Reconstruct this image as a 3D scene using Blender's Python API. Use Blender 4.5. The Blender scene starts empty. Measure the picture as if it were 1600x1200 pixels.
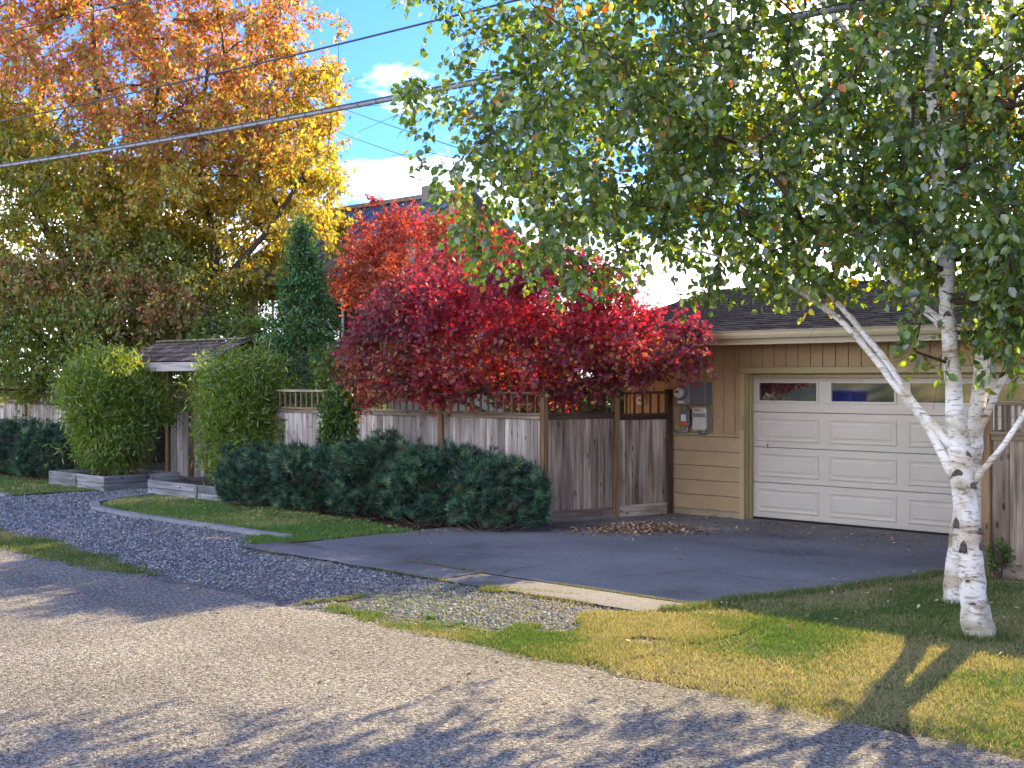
import bpy, bmesh, math, random
import numpy as np
from mathutils import Vector, Matrix

# ------------------------------------------------------------------ frame of reference
# world x = u (along the street, to the right), world y = v (away from the street), z up.
# the camera stands at the origin and looks diagonally across the street.
S = math.sqrt(0.5)
EYE = 2.11; F = 2050.0; HOR = 592.0
def C(X, Z, h=0.0):                       # right-of-camera, depth, height -> world
    return ((X - Z) * S, (X + Z) * S, h)
def G(px, py, h=0.0):                     # photo pixel of a point at height h -> world
    Z = (EYE - h) * F / (py - HOR); return C((px - 800) / F * Z, Z, h)
def D(px, py, Z):                         # photo pixel at known depth -> world
    return C((px - 800) / F * Z, Z, EYE + (HOR - py) / F * Z)
def R(a): return math.radians(a)

scene = bpy.context.scene
col = scene.collection

# ------------------------------------------------------------------ camera
cam = bpy.data.cameras.new('camera'); camo = bpy.data.objects.new('camera', cam); col.objects.link(camo)
camo.location = (0, 0, EYE); camo.rotation_euler = (R(90), 0, R(45))
cam.sensor_width = 36; cam.lens = 36 * F / 1600; cam.shift_y = -8 / 1600.0
cam.clip_start = 0.1; cam.clip_end = 3000
scene.camera = camo
scene.render.resolution_x = 1024; scene.render.resolution_y = 768

# ------------------------------------------------------------------ sky and sun
SUN_EL = R(25.0); SUN_ROT = math.atan2(-0.286, 0.958)
world = bpy.data.worlds.new('World'); scene.world = world; world.use_nodes = True
nt = world.node_tree; nt.nodes.clear()
N = nt.nodes.new; L = nt.links.new
out = N('ShaderNodeOutputWorld'); bg = N('ShaderNodeBackground')
sky = N('ShaderNodeTexSky'); sky.sky_type = 'NISHITA'; sky.sun_disc = False
sky.sun_elevation = SUN_EL; sky.sun_rotation = SUN_ROT; sky.dust_density = 0.6; sky.ozone_density = 2.5
tc = N('ShaderNodeTexCoord'); sx = N('ShaderNodeSeparateXYZ'); L(tc.outputs['Generated'], sx.inputs[0])
zz = N('ShaderNodeMath'); zz.operation = 'MAXIMUM'; zz.inputs[1].default_value = 0.0; L(sx.outputs[2], zz.inputs[0])
za = N('ShaderNodeMath'); za.operation = 'ADD'; za.inputs[1].default_value = 0.10; L(zz.outputs[0], za.inputs[0])
dv = N('ShaderNodeVectorMath'); dv.operation = 'DIVIDE'; cb = N('ShaderNodeCombineXYZ')
for i in range(3): L(za.outputs[0], cb.inputs[i])
L(tc.outputs['Generated'], dv.inputs[0]); L(cb.outputs[0], dv.inputs[1])
mp = N('ShaderNodeMapping'); mp.inputs['Location'].default_value = (3.1, 1.7, 0); L(dv.outputs[0], mp.inputs[0])
no = N('ShaderNodeTexNoise'); no.inputs['Scale'].default_value = 0.75; no.inputs['Detail'].default_value = 9
no.inputs['Roughness'].default_value = 0.58; no.inputs['Distortion'].default_value = 0.25; L(mp.outputs[0], no.inputs['Vector'])
# distant cloud deck looks denser towards the horizon
mr = N('ShaderNodeMapRange'); mr.inputs['From Min'].default_value = 0.03; mr.inputs['From Max'].default_value = 0.205
mr.inputs['To Min'].default_value = 0.24; mr.inputs['To Max'].default_value = 0.0; L(zz.outputs[0], mr.inputs[0])
ad = N('ShaderNodeMath'); ad.operation = 'ADD'; L(no.outputs['Fac'], ad.inputs[0]); L(mr.outputs[0], ad.inputs[1])
cr = N('ShaderNodeValToRGB'); cr.color_ramp.elements[0].position = 0.52; cr.color_ramp.elements[1].position = 0.66; L(ad.outputs[0], cr.inputs[0])
mx = N('ShaderNodeMixRGB'); mx.inputs[2].default_value = (10.2, 10.8, 12.0, 1); L(cr.outputs[0], mx.inputs[0])
tint = N('ShaderNodeMixRGB'); tint.blend_type = 'MULTIPLY'; tint.inputs[0].default_value = 1; tint.inputs[2].default_value = (0.13, 0.26, 0.60, 1)
L(sky.outputs[0], tint.inputs[1]); L(tint.outputs[0], mx.inputs[1]); L(mx.outputs[0], bg.inputs[0])
bg.inputs[1].default_value = 0.15; L(bg.outputs[0], out.inputs[0])

sun = bpy.data.lights.new('sun', 'SUN'); suno = bpy.data.objects.new('sun', sun); col.objects.link(suno)
sun.energy = 4.3; sun.angle = R(0.55); sun.color = (1.0, 0.79, 0.44)
tos = Vector((-0.286 * math.cos(SUN_EL), 0.958 * math.cos(SUN_EL), math.sin(SUN_EL)))
suno.rotation_euler = tos.to_track_quat('Z', 'Y').to_euler(); suno.location = (-10, 40, 30)

vs = scene.view_settings; vs.view_transform = 'Standard'; vs.look = 'None'; vs.gamma = 1; vs.exposure = 1.98
scene.cycles.max_bounces = 7; scene.cycles.diffuse_bounces = 3; scene.cycles.transmission_bounces = 4; scene.cycles.glossy_bounces = 3
try: vs.use_curve_mapping = False
except Exception: pass

# ------------------------------------------------------------------ materials
def lin(c): return tuple(((v / 255) / 12.92 if v / 255 <= 0.04045 else ((v / 255 + 0.055) / 1.055) ** 2.4) for v in c)
def new_mat(name):
    m = bpy.data.materials.new(name); m.use_nodes = True; t = m.node_tree
    b = t.nodes['Principled BSDF']; return m, t, b
def simple(name, c, rough=0.6, var=0.15, scale=6, bump=0.0, metal=0, bscale=60, stretch=(1, 1, 1), rnd=0.0, spec=0.3, c2=None, coords='Object'):
    m, t, b = new_mat(name); n = t.nodes.new; l = t.links.new
    b.inputs['Roughness'].default_value = rough; b.inputs['Metallic'].default_value = metal
    b.inputs['Specular IOR Level'].default_value = spec
    tx = n('ShaderNodeTexCoord'); mpn = n('ShaderNodeMapping'); mpn.inputs['Scale'].default_value = stretch
    l(tx.outputs[coords], mpn.inputs[0])
    oi = n('ShaderNodeObjectInfo')
    if rnd:
        cmb = n('ShaderNodeCombineXYZ'); mu = n('ShaderNodeMath'); mu.operation = 'MULTIPLY'; mu.inputs[1].default_value = 37
        l(oi.outputs['Random'], mu.inputs[0]); l(mu.outputs[0], cmb.inputs[0]); l(mu.outputs[0], cmb.inputs[2]); l(cmb.outputs[0], mpn.inputs['Location'])
    nz = n('ShaderNodeTexNoise'); nz.inputs['Scale'].default_value = scale; nz.inputs['Detail'].default_value = 6; nz.inputs['Roughness'].default_value = 0.62
    l(mpn.outputs[0], nz.inputs['Vector'])
    rp = n('ShaderNodeValToRGB'); e = rp.color_ramp.elements; e[0].position = 0.3; e[1].position = 0.72
    lo = tuple(v * (1 - var) for v in c) if c2 is None else c2
    e[0].color = (*lo, 1); e[1].color = (*[min(1, v * (1 + var)) for v in c], 1)
    l(nz.outputs['Fac'], rp.inputs[0]); res = rp.outputs[0]
    if rnd:
        mrn = n('ShaderNodeMapRange'); mrn.inputs['To Min'].default_value = 1 - rnd; mrn.inputs['To Max'].default_value = 1 + rnd
        l(oi.outputs['Random'], mrn.inputs[0]); ml = n('ShaderNodeVectorMath'); ml.operation = 'SCALE'
        l(res, ml.inputs[0]); l(mrn.outputs[0], ml.inputs['Scale']); res = ml.outputs[0]
    l(res, b.inputs['Base Color'])
    if bump:
        n2 = n('ShaderNodeTexNoise'); n2.inputs['Scale'].default_value = bscale; n2.inputs['Detail'].default_value = 4
        l(mpn.outputs[0], n2.inputs['Vector']); bp = n('ShaderNodeBump'); bp.inputs['Strength'].default_value = bump; bp.inputs['Distance'].default_value = 0.01
        l(n2.outputs['Fac'], bp.inputs['Height']); l(bp.outputs[0], b.inputs['Normal'])
    return m

def wood(name, ca, cb_, cc, grain=1.0, rnd=0.28, ax='z', gain=1.0):
    ca, cb_, cc = [tuple(min(0.9, q * gain) for q in k) for k in (ca, cb_, cc)]
    def st(hi, lo): return {'z': (hi, hi, lo), 'x': (lo, hi, hi), 'y': (hi, lo, hi)}[ax]
    m, t, b = new_mat(name); n = t.nodes.new; l = t.links.new
    b.inputs['Roughness'].default_value = 0.85; b.inputs['Specular IOR Level'].default_value = 0.15
    oi = n('ShaderNodeObjectInfo'); tx = n('ShaderNodeTexCoord'); mu = n('ShaderNodeMath'); mu.operation = 'MULTIPLY'; mu.inputs[1].default_value = 53
    l(oi.outputs['Random'], mu.inputs[0]); cm = n('ShaderNodeCombineXYZ')
    for i in range(3): l(mu.outputs[0], cm.inputs[i])
    av = n('ShaderNodeVectorMath'); av.operation = 'ADD'; l(tx.outputs['Object'], av.inputs[0]); l(cm.outputs[0], av.inputs[1])
    mg = n('ShaderNodeMapping'); mg.inputs['Scale'].default_value = st(60, 1.6); l(av.outputs[0], mg.inputs[0])
    g = n('ShaderNodeTexNoise'); g.inputs['Scale'].default_value = 1.0; g.inputs['Detail'].default_value = 5; g.inputs['Distortion'].default_value = 0.6; l(mg.outputs[0], g.inputs['Vector'])
    ms = n('ShaderNodeMapping'); ms.inputs['Scale'].default_value = st(7, 0.9); l(av.outputs[0], ms.inputs[0])
    s = n('ShaderNodeTexNoise'); s.inputs['Scale'].default_value = 1.0; s.inputs['Detail'].default_value = 5; l(ms.outputs[0], s.inputs['Vector'])
    r1 = n('ShaderNodeValToRGB'); e = r1.color_ramp.elements; e[0].position = 0.33; e[1].position = 0.66
    e[0].color = (*ca, 1); e[1].color = (*cc, 1); em = r1.color_ramp.elements.new(0.5); em.color = (*cb_, 1); l(s.outputs['Fac'], r1.inputs[0])
    r2 = n('ShaderNodeValToRGB'); e = r2.color_ramp.elements; e[0].position = 0.3; e[1].position = 0.6; e[0].color = (0.45, 0.43, 0.42, 1); e[1].color = (1.1, 1.1, 1.1, 1); l(g.outputs['Fac'], r2.inputs[0])
    mm = n('ShaderNodeMixRGB'); mm.blend_type = 'MULTIPLY'; mm.inputs[0].default_value = 0.8 * grain; l(r1.outputs[0], mm.inputs[1]); l(r2.outputs[0], mm.inputs[2])
    # knots
    mk = n('ShaderNodeMapping'); mk.inputs['Scale'].default_value = st(9, 3.2); l(av.outputs[0], mk.inputs[0])
    vo = n('ShaderNodeTexVoronoi'); vo.inputs['Scale'].default_value = 1.0; l(mk.outputs[0], vo.inputs['Vector'])
    rk = n('ShaderNodeValToRGB'); e = rk.color_ramp.elements; e[0].position = 0.08; e[1].position = 0.17; e[0].color = (0.25, 0.2, 0.18, 1); e[1].color = (1, 1, 1, 1); l(vo.outputs['Distance'], rk.inputs[0])
    mk2 = n('ShaderNodeMixRGB'); mk2.blend_type = 'MULTIPLY'; mk2.inputs[0].default_value = 0.85; l(mm.outputs[0], mk2.inputs[1]); l(rk.outputs[0], mk2.inputs[2])
    mrn = n('ShaderNodeMapRange'); mrn.inputs['To Min'].default_value = 1 - rnd; mrn.inputs['To Max'].default_value = 1 + rnd; l(oi.outputs['Random'], mrn.inputs[0])
    ml = n('ShaderNodeVectorMath'); ml.operation = 'SCALE'; l(mk2.outputs[0], ml.inputs[0]); l(mrn.outputs[0], ml.inputs['Scale']); l(ml.outputs[0], b.inputs['Base Color'])
    bp = n('ShaderNodeBump'); bp.inputs['Strength'].default_value = 0.5; bp.inputs['Distance'].default_value = 0.004; l(g.outputs['Fac'], bp.inputs['Height']); l(bp.outputs[0], b.inputs['Normal'])
    return m

def leaf_mat(name, trans=0.45, tint=(1.35, 1.15, 0.55), rough=0.45, gloss=0.06):
    m = bpy.data.materials.new(name); m.use_nodes = True; t = m.node_tree; t.nodes.clear(); n = t.nodes.new; l = t.links.new
    o = n('ShaderNodeOutputMaterial'); a = n('ShaderNodeAttribute'); a.attribute_name = 'Col'
    d = n('ShaderNodeBsdfDiffuse'); tr = n('ShaderNodeBsdfTranslucent'); gl = n('ShaderNodeBsdfGlossy'); gl.inputs['Roughness'].default_value = rough
    mu = n('ShaderNodeMixRGB'); mu.blend_type = 'MULTIPLY'; mu.inputs[0].default_value = 1; mu.inputs[2].default_value = (*tint, 1)
    l(a.outputs['Color'], mu.inputs[1]); l(a.outputs['Color'], d.inputs[0]); l(mu.outputs[0], tr.inputs[0])
    m1 = n('ShaderNodeMixShader'); m1.inputs[0].default_value = trans; l(d.outputs[0], m1.inputs[1]); l(tr.outputs[0], m1.inputs[2])
    m2 = n('ShaderNodeMixShader'); m2.inputs[0].default_value = gloss; l(m1.outputs[0], m2.inputs[1]); l(gl.outputs[0], m2.inputs[2])
    l(m2.outputs[0], o.inputs[0]); return m

def ground_mat(name, stops, scale=3.0, fine=140, finevar=0.35, bump=0.6, bscale=150, rough=0.92, patch=0.4, specks=None, bdist=0.012, track=0.0):
    """speckled ground: large soft patches x fine aggregate"""
    m, t, b = new_mat(name); n = t.nodes.new; l = t.links.new
    b.inputs['Roughness'].default_value = rough; b.inputs['Specular IOR Level'].default_value = 0.2
    tx = n('ShaderNodeTexCoord')
    a = n('ShaderNodeTexNoise'); a.inputs['Scale'].default_value = patch; a.inputs['Detail'].default_value = 8; a.inputs['Roughness'].default_value = 0.6; l(tx.outputs['Object'], a.inputs['Vector'])
    r = n('ShaderNodeValToRGB'); els = r.color_ramp.elements
    els[0].position = stops[0][0]; els[0].color = (*stops[0][1], 1); els[1].position = stops[-1][0]; els[1].color = (*stops[-1][1], 1)
    for p, c in stops[1:-1]: q = els.new(p); q.color = (*c, 1)
    l(a.outputs['Fac'], r.inputs[0])
    v = n('ShaderNodeTexVoronoi'); v.inputs['Scale'].default_value = fine; l(tx.outputs['Object'], v.inputs['Vector'])
    sp = n('ShaderNodeSeparateColor'); l(v.outputs['Color'], sp.inputs[0])
    mrn = n('ShaderNodeMapRange'); mrn.inputs['To Min'].default_value = 1 - finevar; mrn.inputs['To Max'].default_value = 1 + finevar; l(sp.outputs[0], mrn.inputs[0])
    f2 = n('ShaderNodeTexNoise'); f2.inputs['Scale'].default_value = fine * 0.35; f2.inputs['Detail'].default_value = 4; l(tx.outputs['Object'], f2.inputs['Vector'])
    m2 = n('ShaderNodeMapRange'); m2.inputs['From Min'].default_value = 0.3; m2.inputs['From Max'].default_value = 0.7; m2.inputs['To Min'].default_value = 1 - finevar * 0.7; m2.inputs['To Max'].default_value = 1 + finevar * 0.7; l(f2.outputs['Fac'], m2.inputs[0])
    mm = n('ShaderNodeMath'); mm.operation = 'MULTIPLY'; l(mrn.outputs[0], mm.inputs[0]); l(m2.outputs[0], mm.inputs[1])
    if track:
        mpt = n('ShaderNodeMapping'); mpt.inputs['Scale'].default_value = (0.05, 0.75, 1); l(tx.outputs['Object'], mpt.inputs[0])
        tn = n('ShaderNodeTexNoise'); tn.inputs['Scale'].default_value = 1.0; tn.inputs['Detail'].default_value = 5; tn.inputs['Distortion'].default_value = 0.4; l(mpt.outputs[0], tn.inputs['Vector'])
        tr_ = n('ShaderNodeMapRange'); tr_.inputs['From Min'].default_value = 0.35; tr_.inputs['From Max'].default_value = 0.65; tr_.inputs['To Min'].default_value = 1 - track; tr_.inputs['To Max'].default_value = 1 + track; l(tn.outputs['Fac'], tr_.inputs[0])
        m3 = n('ShaderNodeMath'); m3.operation = 'MULTIPLY'; l(mm.outputs[0], m3.inputs[0]); l(tr_.outputs[0], m3.inputs[1]); mm = m3
    sc = n('ShaderNodeVectorMath'); sc.operation = 'SCALE'; l(r.outputs[0], sc.inputs[0]); l(mm.outputs[0], sc.inputs['Scale']); l(sc.outputs[0], b.inputs['Base Color'])
    vb = n('ShaderNodeTexVoronoi'); vb.inputs['Scale'].default_value = bscale; l(tx.outputs['Object'], vb.inputs['Vector'])
    bp = n('ShaderNodeBump'); bp.invert = True; bp.inputs['Strength'].default_value = bump; bp.inputs['Distance'].default_value = bdist; l(vb.outputs['Distance'], bp.inputs['Height']); l(bp.outputs[0], b.inputs['Normal'])
    return m

M = {}
M['soil'] = ground_mat('soil', [(0.35, (0.045, 0.032, 0.022)), (0.7, (0.085, 0.062, 0.042))], fine=60, bscale=50)
M['grass_soil'] = ground_mat('grass_soil', [(0.36, (0.055, 0.075, 0.02)), (0.5, (0.10, 0.10, 0.035)), (0.66, (0.19, 0.15, 0.075))], fine=90, bscale=70, patch=0.9)
M['asphalt'] = ground_mat('asphalt', [(0.3, (0.155, 0.143, 0.13)), (0.5, (0.205, 0.189, 0.17)), (0.72, (0.265, 0.243, 0.215))], fine=80, finevar=0.8, bump=0.9, bscale=80, patch=0.45, bdist=0.02, track=0.16)
M['concrete'] = ground_mat('concrete', [(0.28, (0.085, 0.08, 0.078)), (0.46, (0.17, 0.163, 0.162)), (0.75, (0.235, 0.225, 0.22))], fine=130, finevar=0.28, bump=0.5, bscale=140, patch=0.55)
M['kerb'] = simple('kerb', (0.24, 0.235, 0.23), 0.9, 0.2, 5, 0.5, bscale=80)
M['joint'] = simple('joint', (0.045, 0.05, 0.025), 0.95, 0.5, 9, 0.4)
M['gravel_base'] = ground_mat('gravel_base', [(0.3, (0.09, 0.087, 0.088)), (0.7, (0.16, 0.152, 0.148))], fine=38, finevar=0.55, bump=1.0, bscale=38, bdist=0.03)
M['fence_grey'] = wood('fence_grey', (0.15, 0.122, 0.10), (0.25, 0.212, 0.182), (0.36, 0.315, 0.28), gain=1.75)
M['fence_brown'] = wood('fence_brown', (0.10, 0.074, 0.055), (0.20, 0.152, 0.116), (0.31, 0.25, 0.20), gain=1.85)
M['fence_grey_h'] = wood('fence_grey_h', (0.15, 0.122, 0.10), (0.25, 0.212, 0.182), (0.36, 0.315, 0.28), gain=1.5, ax='x')
M['fence_brown_h'] = wood('fence_brown_h', (0.10, 0.074, 0.055), (0.20, 0.152, 0.116), (0.31, 0.25, 0.20), gain=1.5, ax='x')
M['dark_wood_h'] = wood('dark_wood_h', (0.055, 0.033, 0.022), (0.09, 0.055, 0.036), (0.14, 0.09, 0.06), rnd=0.15, ax='x')
M['post_wood'] = wood('post_wood', (0.13, 0.075, 0.04), (0.20, 0.12, 0.065), (0.28, 0.18, 0.10), rnd=0.15, gain=1.3)
M['dark_wood'] = wood('dark_wood', (0.055, 0.033, 0.022), (0.09, 0.055, 0.036), (0.14, 0.09, 0.06), rnd=0.15)
M['rail_wood'] = wood('rail_wood', (0.13, 0.095, 0.06), (0.21, 0.16, 0.105), (0.29, 0.225, 0.155), rnd=0.15, ax='x', gain=1.2)
M['baluster_wood'] = wood('baluster_wood', (0.15, 0.11, 0.07), (0.24, 0.185, 0.12), (0.33, 0.26, 0.18), rnd=0.15)
M['planter_wood'] = wood('planter_wood', (0.15, 0.145, 0.14), (0.24, 0.235, 0.23), (0.34, 0.33, 0.325), rnd=0.2, ax='x', gain=1.05)
M['planter_side'] = wood('planter_side', (0.15, 0.145, 0.14), (0.24, 0.235, 0.23), (0.34, 0.33, 0.325), rnd=0.2, ax='y')
M['shake'] = wood('shake', (0.06, 0.046, 0.04), (0.12, 0.092, 0.08), (0.20, 0.16, 0.14), rnd=0.35, ax='y', gain=1.4)
M['fascia'] = wood('fascia', (0.24, 0.205, 0.19), (0.33, 0.285, 0.265), (0.42, 0.37, 0.345), rnd=0.1, ax='x', gain=1.2)
M['siding'] = simple('siding', (0.43, 0.287, 0.15), 0.6, 0.10, 2.5, 0.25, bscale=120, rnd=0.025)
M['trim'] = simple('trim', (0.42, 0.32, 0.16), 0.5, 0.06, 5, 0.1)
M['foundation'] = simple('foundation', (0.36, 0.28, 0.17), 0.85, 0.15, 6, 0.4)
M['door'] = simple('door', (0.56, 0.485, 0.40), 0.45, 0.06, 2, 0.18, bscale=70, stretch=(1, 1, 6))
M['gutter'] = simple('gutter', (0.50, 0.415, 0.26), 0.4, 0.06, 5)
M['shingle'] = simple('shingle', (0.055, 0.052, 0.055), 0.95, 0.3, 22, 0.6, bscale=260, rnd=0.3, spec=0.0)
M['grey_metal'] = simple('grey_metal', (0.17, 0.17, 0.18), 0.45, 0.12, 9, metal=0.2)
M['light_metal'] = simple('light_metal', (0.30, 0.30, 0.31), 0.4, 0.1, 9, metal=0.3)
M['beige_plastic'] = simple('beige_plastic', (0.56, 0.52, 0.43), 0.4, 0.05, 6)
M['grey_plastic'] = simple('grey_plastic', (0.22, 0.22, 0.22), 0.45, 0.05, 6)
M['black'] = simple('black', (0.012, 0.012, 0.014), 0.5, 0.1, 6)
M['rubber'] = simple('rubber', (0.02, 0.02, 0.02), 0.8, 0.2, 6)
M['red_label'] = simple('red_label', (0.55, 0.05, 0.03), 0.5, 0.05, 9)
M['orange_label'] = simple('orange_label', (0.75, 0.13, 0.03), 0.5, 0.05, 9)
M['white_label'] = simple('white_label', (0.75, 0.74, 0.70), 0.5, 0.05, 9)
M['rust'] = simple('rust', (0.16, 0.07, 0.03), 0.9, 0.3, 30)
M['cable'] = simple('cable', (0.06, 0.06, 0.065), 0.6, 0.1, 6)
M['cable_light'] = simple('cable_light', (0.22, 0.22, 0.225), 0.45, 0.1, 9, metal=0.2)
M['house_wall'] = simple('house_wall', (0.26, 0.23, 0.155), 0.8, 0.08, 5)
M['metal_roof'] = simple('metal_roof', (0.15, 0.19, 0.245), 0.4, 0.08, 5, metal=0.35)
M['house_trim'] = simple('house_trim', (0.55, 0.52, 0.45), 0.6, 0.05, 5)
M['chimney'] = simple('chimney', (0.33, 0.32, 0.31), 0.9, 0.25, 9)
M['bark'] = simple('bark', (0.075, 0.058, 0.045), 0.95, 0.45, 9, 0.9, bscale=22, stretch=(3, 3, 0.6))
M['twig'] = simple('twig', (0.07, 0.042, 0.03), 0.85, 0.3, 20)
M['maple_bark'] = simple('maple_bark', (0.13, 0.09, 0.065), 0.9, 0.4, 12, 0.6, bscale=30, stretch=(3, 3, 0.6))
M['culm'] = simple('culm', (0.17, 0.15, 0.06), 0.6, 0.3, 8)
M['dead_twig'] = simple('dead_twig', (0.16, 0.115, 0.085), 0.9, 0.3, 8)
M['bin_blue'] = simple('bin_blue', (0.012, 0.02, 0.16), 0.4, 0.1, 4)
M['leaf'] = leaf_mat('leaf', 0.5, (2.2, 1.9, 0.6))
M['leaf_birch'] = leaf_mat('leaf_birch', 0.52, (2.5, 2.1, 0.55), 0.35, 0.08)
M['leaf_red'] = leaf_mat('leaf_red', 0.48, (1.8, 0.9, 0.75), 0.5, 0.05)
M['leaf_gold'] = leaf_mat('leaf_gold', 0.6, (1.5, 1.3, 0.55), 0.5, 0.05)
M['needle'] = leaf_mat('needle', 0.3, (1.6, 1.4, 0.5), 0.5, 0.05)
M['grass'] = leaf_mat('grass', 0.4, (1.3, 1.15, 0.5), 0.5, 0.04)
M['dry_leaf'] = leaf_mat('dry_leaf', 0.15, (1.1, 1, 0.8), 0.7, 0.02)
M['stone'] = leaf_mat('stone', 0.0, (1, 1, 1), 0.6, 0.03)

def birch_bark():
    m, t, b = new_mat('birch_bark'); n = t.nodes.new; l = t.links.new
    b.inputs['Roughness'].default_value = 0.75; b.inputs['Specular IOR Level'].default_value = 0.2
    tx = n('ShaderNodeTexCoord')
    def noise(sc, scale, det=5, dist=0.0):
        mpn = n('ShaderNodeMapping'); mpn.inputs['Scale'].default_value = sc; l(tx.outputs['Object'], mpn.inputs[0])
        z = n('ShaderNodeTexNoise'); z.inputs['Scale'].default_value = scale; z.inputs['Detail'].default_value = det; z.inputs['Distortion'].default_value = dist
        l(mpn.outputs[0], z.inputs['Vector']); return z.outputs['Fac']
    def ramp(src, stops):
        r = n('ShaderNodeValToRGB'); e = r.color_ramp.elements
        e[0].position = stops[0][0]; e[0].color = (*stops[0][1], 1); e[1].position = stops[-1][0]; e[1].color = (*stops[-1][1], 1)
        for p, c in stops[1:-1]: q = e.new(p); q.color = (*c, 1)
        l(src, r.inputs[0]); return r.outputs[0]
    base = ramp(noise((1, 1, 1.6), 3.0), [(0.35, (0.50, 0.40, 0.30)), (0.5, (0.70, 0.64, 0.57)), (0.65, (0.80, 0.77, 0.73))])
    lent = ramp(noise((15, 15, 62), 1.0, 4, 0.8), [(0.33, (0.16, 0.13, 0.11)), (0.42, (1, 1, 1))])
    peel = ramp(noise((5.0, 5.0, 17), 1.0, 6, 1.2), [(0.35, (0.45, 0.37, 0.31)), (0.45, (1, 1, 1))])
    lich = ramp(noise((2.5, 2.5, 2.0), 1.3, 7, 0.5), [(0.54, (1, 1, 1)), (0.68, (0.45, 0.43, 0.30))])
    res = base
    for q, f in ((lent, 0.8), (peel, 0.8), (lich, 0.9)):
        x = n('ShaderNodeMixRGB'); x.blend_type = 'MULTIPLY'; x.inputs[0].default_value = f; l(res, x.inputs[1]); l(q, x.inputs[2]); res = x.outputs[0]
    l(res, b.inputs['Base Color'])
    bp = n('ShaderNodeBump'); bp.inputs['Strength'].default_value = 0.6; bp.inputs['Distance'].default_value = 0.01
    l(noise((4, 4, 30), 1.0, 6), bp.inputs['Height']); l(bp.outputs[0], b.inputs['Normal'])
    return m
M['birch_bark'] = birch_bark()
M['birch_scar'] = simple('birch_scar', (0.10, 0.083, 0.07), 0.95, 0.6, 30, 0.8, bscale=60)

def pane_mat():
    m, t, b = new_mat('window_pane')
    b.inputs['Base Color'].default_value = (0.012, 0.013, 0.016, 1); b.inputs['Roughness'].default_value = 0.03
    b.inputs['Specular IOR Level'].default_value = 1.0; b.inputs['IOR'].default_value = 2.6
    return m
M['pane'] = pane_mat()
def lens_mat():
    m, t, b = new_mat('meter_glass'); b.inputs['Base Color'].default_value = (0.62, 0.58, 0.50, 1); b.inputs['Roughness'].default_value = 0.15
    b.inputs['Coat Weight'].default_value = 0.6; return m
M['meter_glass'] = lens_mat()

# ------------------------------------------------------------------ object helpers
def tag(o, label=None, cat=None, group=None, kind=None):
    if label: o['label'] = label
    if cat: o['category'] = cat
    if group: o['group'] = group
    if kind: o['kind'] = kind
    return o
def link(name, me, parent=None, loc=None, rot=None):
    o = bpy.data.objects.new(name, me); col.objects.link(o)
    if parent is not None: o.parent = parent
    if loc is not None: o.location = loc
    if rot is not None: o.rotation_euler = rot
    return o
def thing(name, label, cat, loc=(0, 0, 0), rz=0, group=None):
    o = link(name, None, None, loc, (0, 0, rz)); o.empty_display_size = 0.2
    return tag(o, label, cat, group)
class MB:
    def __init__(s): s.v = []; s.f = []; s.sm = []
    def add(s, vs, fs, smooth=False):
        k = len(s.v); s.v += [tuple(p) for p in vs]; s.f += [tuple(i + k for i in f) for f in fs]; s.sm += [smooth] * len(fs); return s
    def box(s, x0, y0, z0, x1, y1, z1, bev=0.0):
        if bev <= 0:
            v = [(x0, y0, z0), (x1, y0, z0), (x1, y1, z0), (x0, y1, z0), (x0, y0, z1), (x1, y0, z1), (x1, y1, z1), (x0, y1, z1)]
            return s.add(v, [(0, 3, 2, 1), (4, 5, 6, 7), (0, 1, 5, 4), (1, 2, 6, 5), (2, 3, 7, 6), (3, 0, 4, 7)])
        bm = bmesh.new(); bmesh.ops.create_cube(bm, size=1)
        for q in bm.verts: q.co = ((x0 + x1) / 2 + q.co.x * (x1 - x0), (y0 + y1) / 2 + q.co.y * (y1 - y0), (z0 + z1) / 2 + q.co.z * (z1 - z0))
        bmesh.ops.bevel(bm, geom=list(bm.edges), offset=bev, segments=1, affect='EDGES')
        bm.verts.index_update()
        s.add([q.co[:] for q in bm.verts], [[q.index for q in f.verts] for f in bm.faces]); bm.free(); return s
    def tube(s, pts, rad, sides=8, cap=True, smooth=True):
        pts = [Vector(p) for p in pts]; n = len(pts)
        if not hasattr(rad, '__len__'): rad = [rad] * n
        vs = []; fs = []; ref = None
        for i in range(n):
            d = (pts[min(i + 1, n - 1)] - pts[max(i - 1, 0)]).normalized()
            if ref is None: ref = d.orthogonal().normalized()
            ref = (ref - d * ref.dot(d)); ref = ref.normalized() if ref.length > 1e-6 else d.orthogonal().normalized()
            b = d.cross(ref)
            for k in range(sides):
                a = 2 * math.pi * k / sides; vs.append(pts[i] + (ref * math.cos(a) + b * math.sin(a)) * rad[i])
        for i in range(n - 1):
            for k in range(sides):
                k2 = (k + 1) % sides; fs.append((i * sides + k, i * sides + k2, (i + 1) * sides + k2, (i + 1) * sides + k))
        if cap: fs.append(tuple(range(sides - 1, -1, -1))); fs.append(tuple((n - 1) * sides + k for k in range(sides)))
        return s.add(vs, fs, smooth)
    def mesh(s, name, mat):
        me = bpy.data.meshes.new(name); me.from_pydata(s.v, [], s.f)
        if any(s.sm): me.polygons.foreach_set('use_smooth', s.sm)
        me.materials.append(M[mat] if isinstance(mat, str) else mat); me.update(); return me
    def build(s, name, mat, parent=None, loc=None, rot=None): return link(name, s.mesh(name, mat), parent, loc, rot)
def box(name, mat, parent, a, b, bev=0.0, loc=None, rot=None):
    """a box part; its origin is put at its own lower corner so that materials differ from piece to piece"""
    return MB().box(0, 0, 0, b[0] - a[0], b[1] - a[1], b[2] - a[2], bev).build(name, mat, parent, loc if loc is not None else a, rot)

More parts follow.
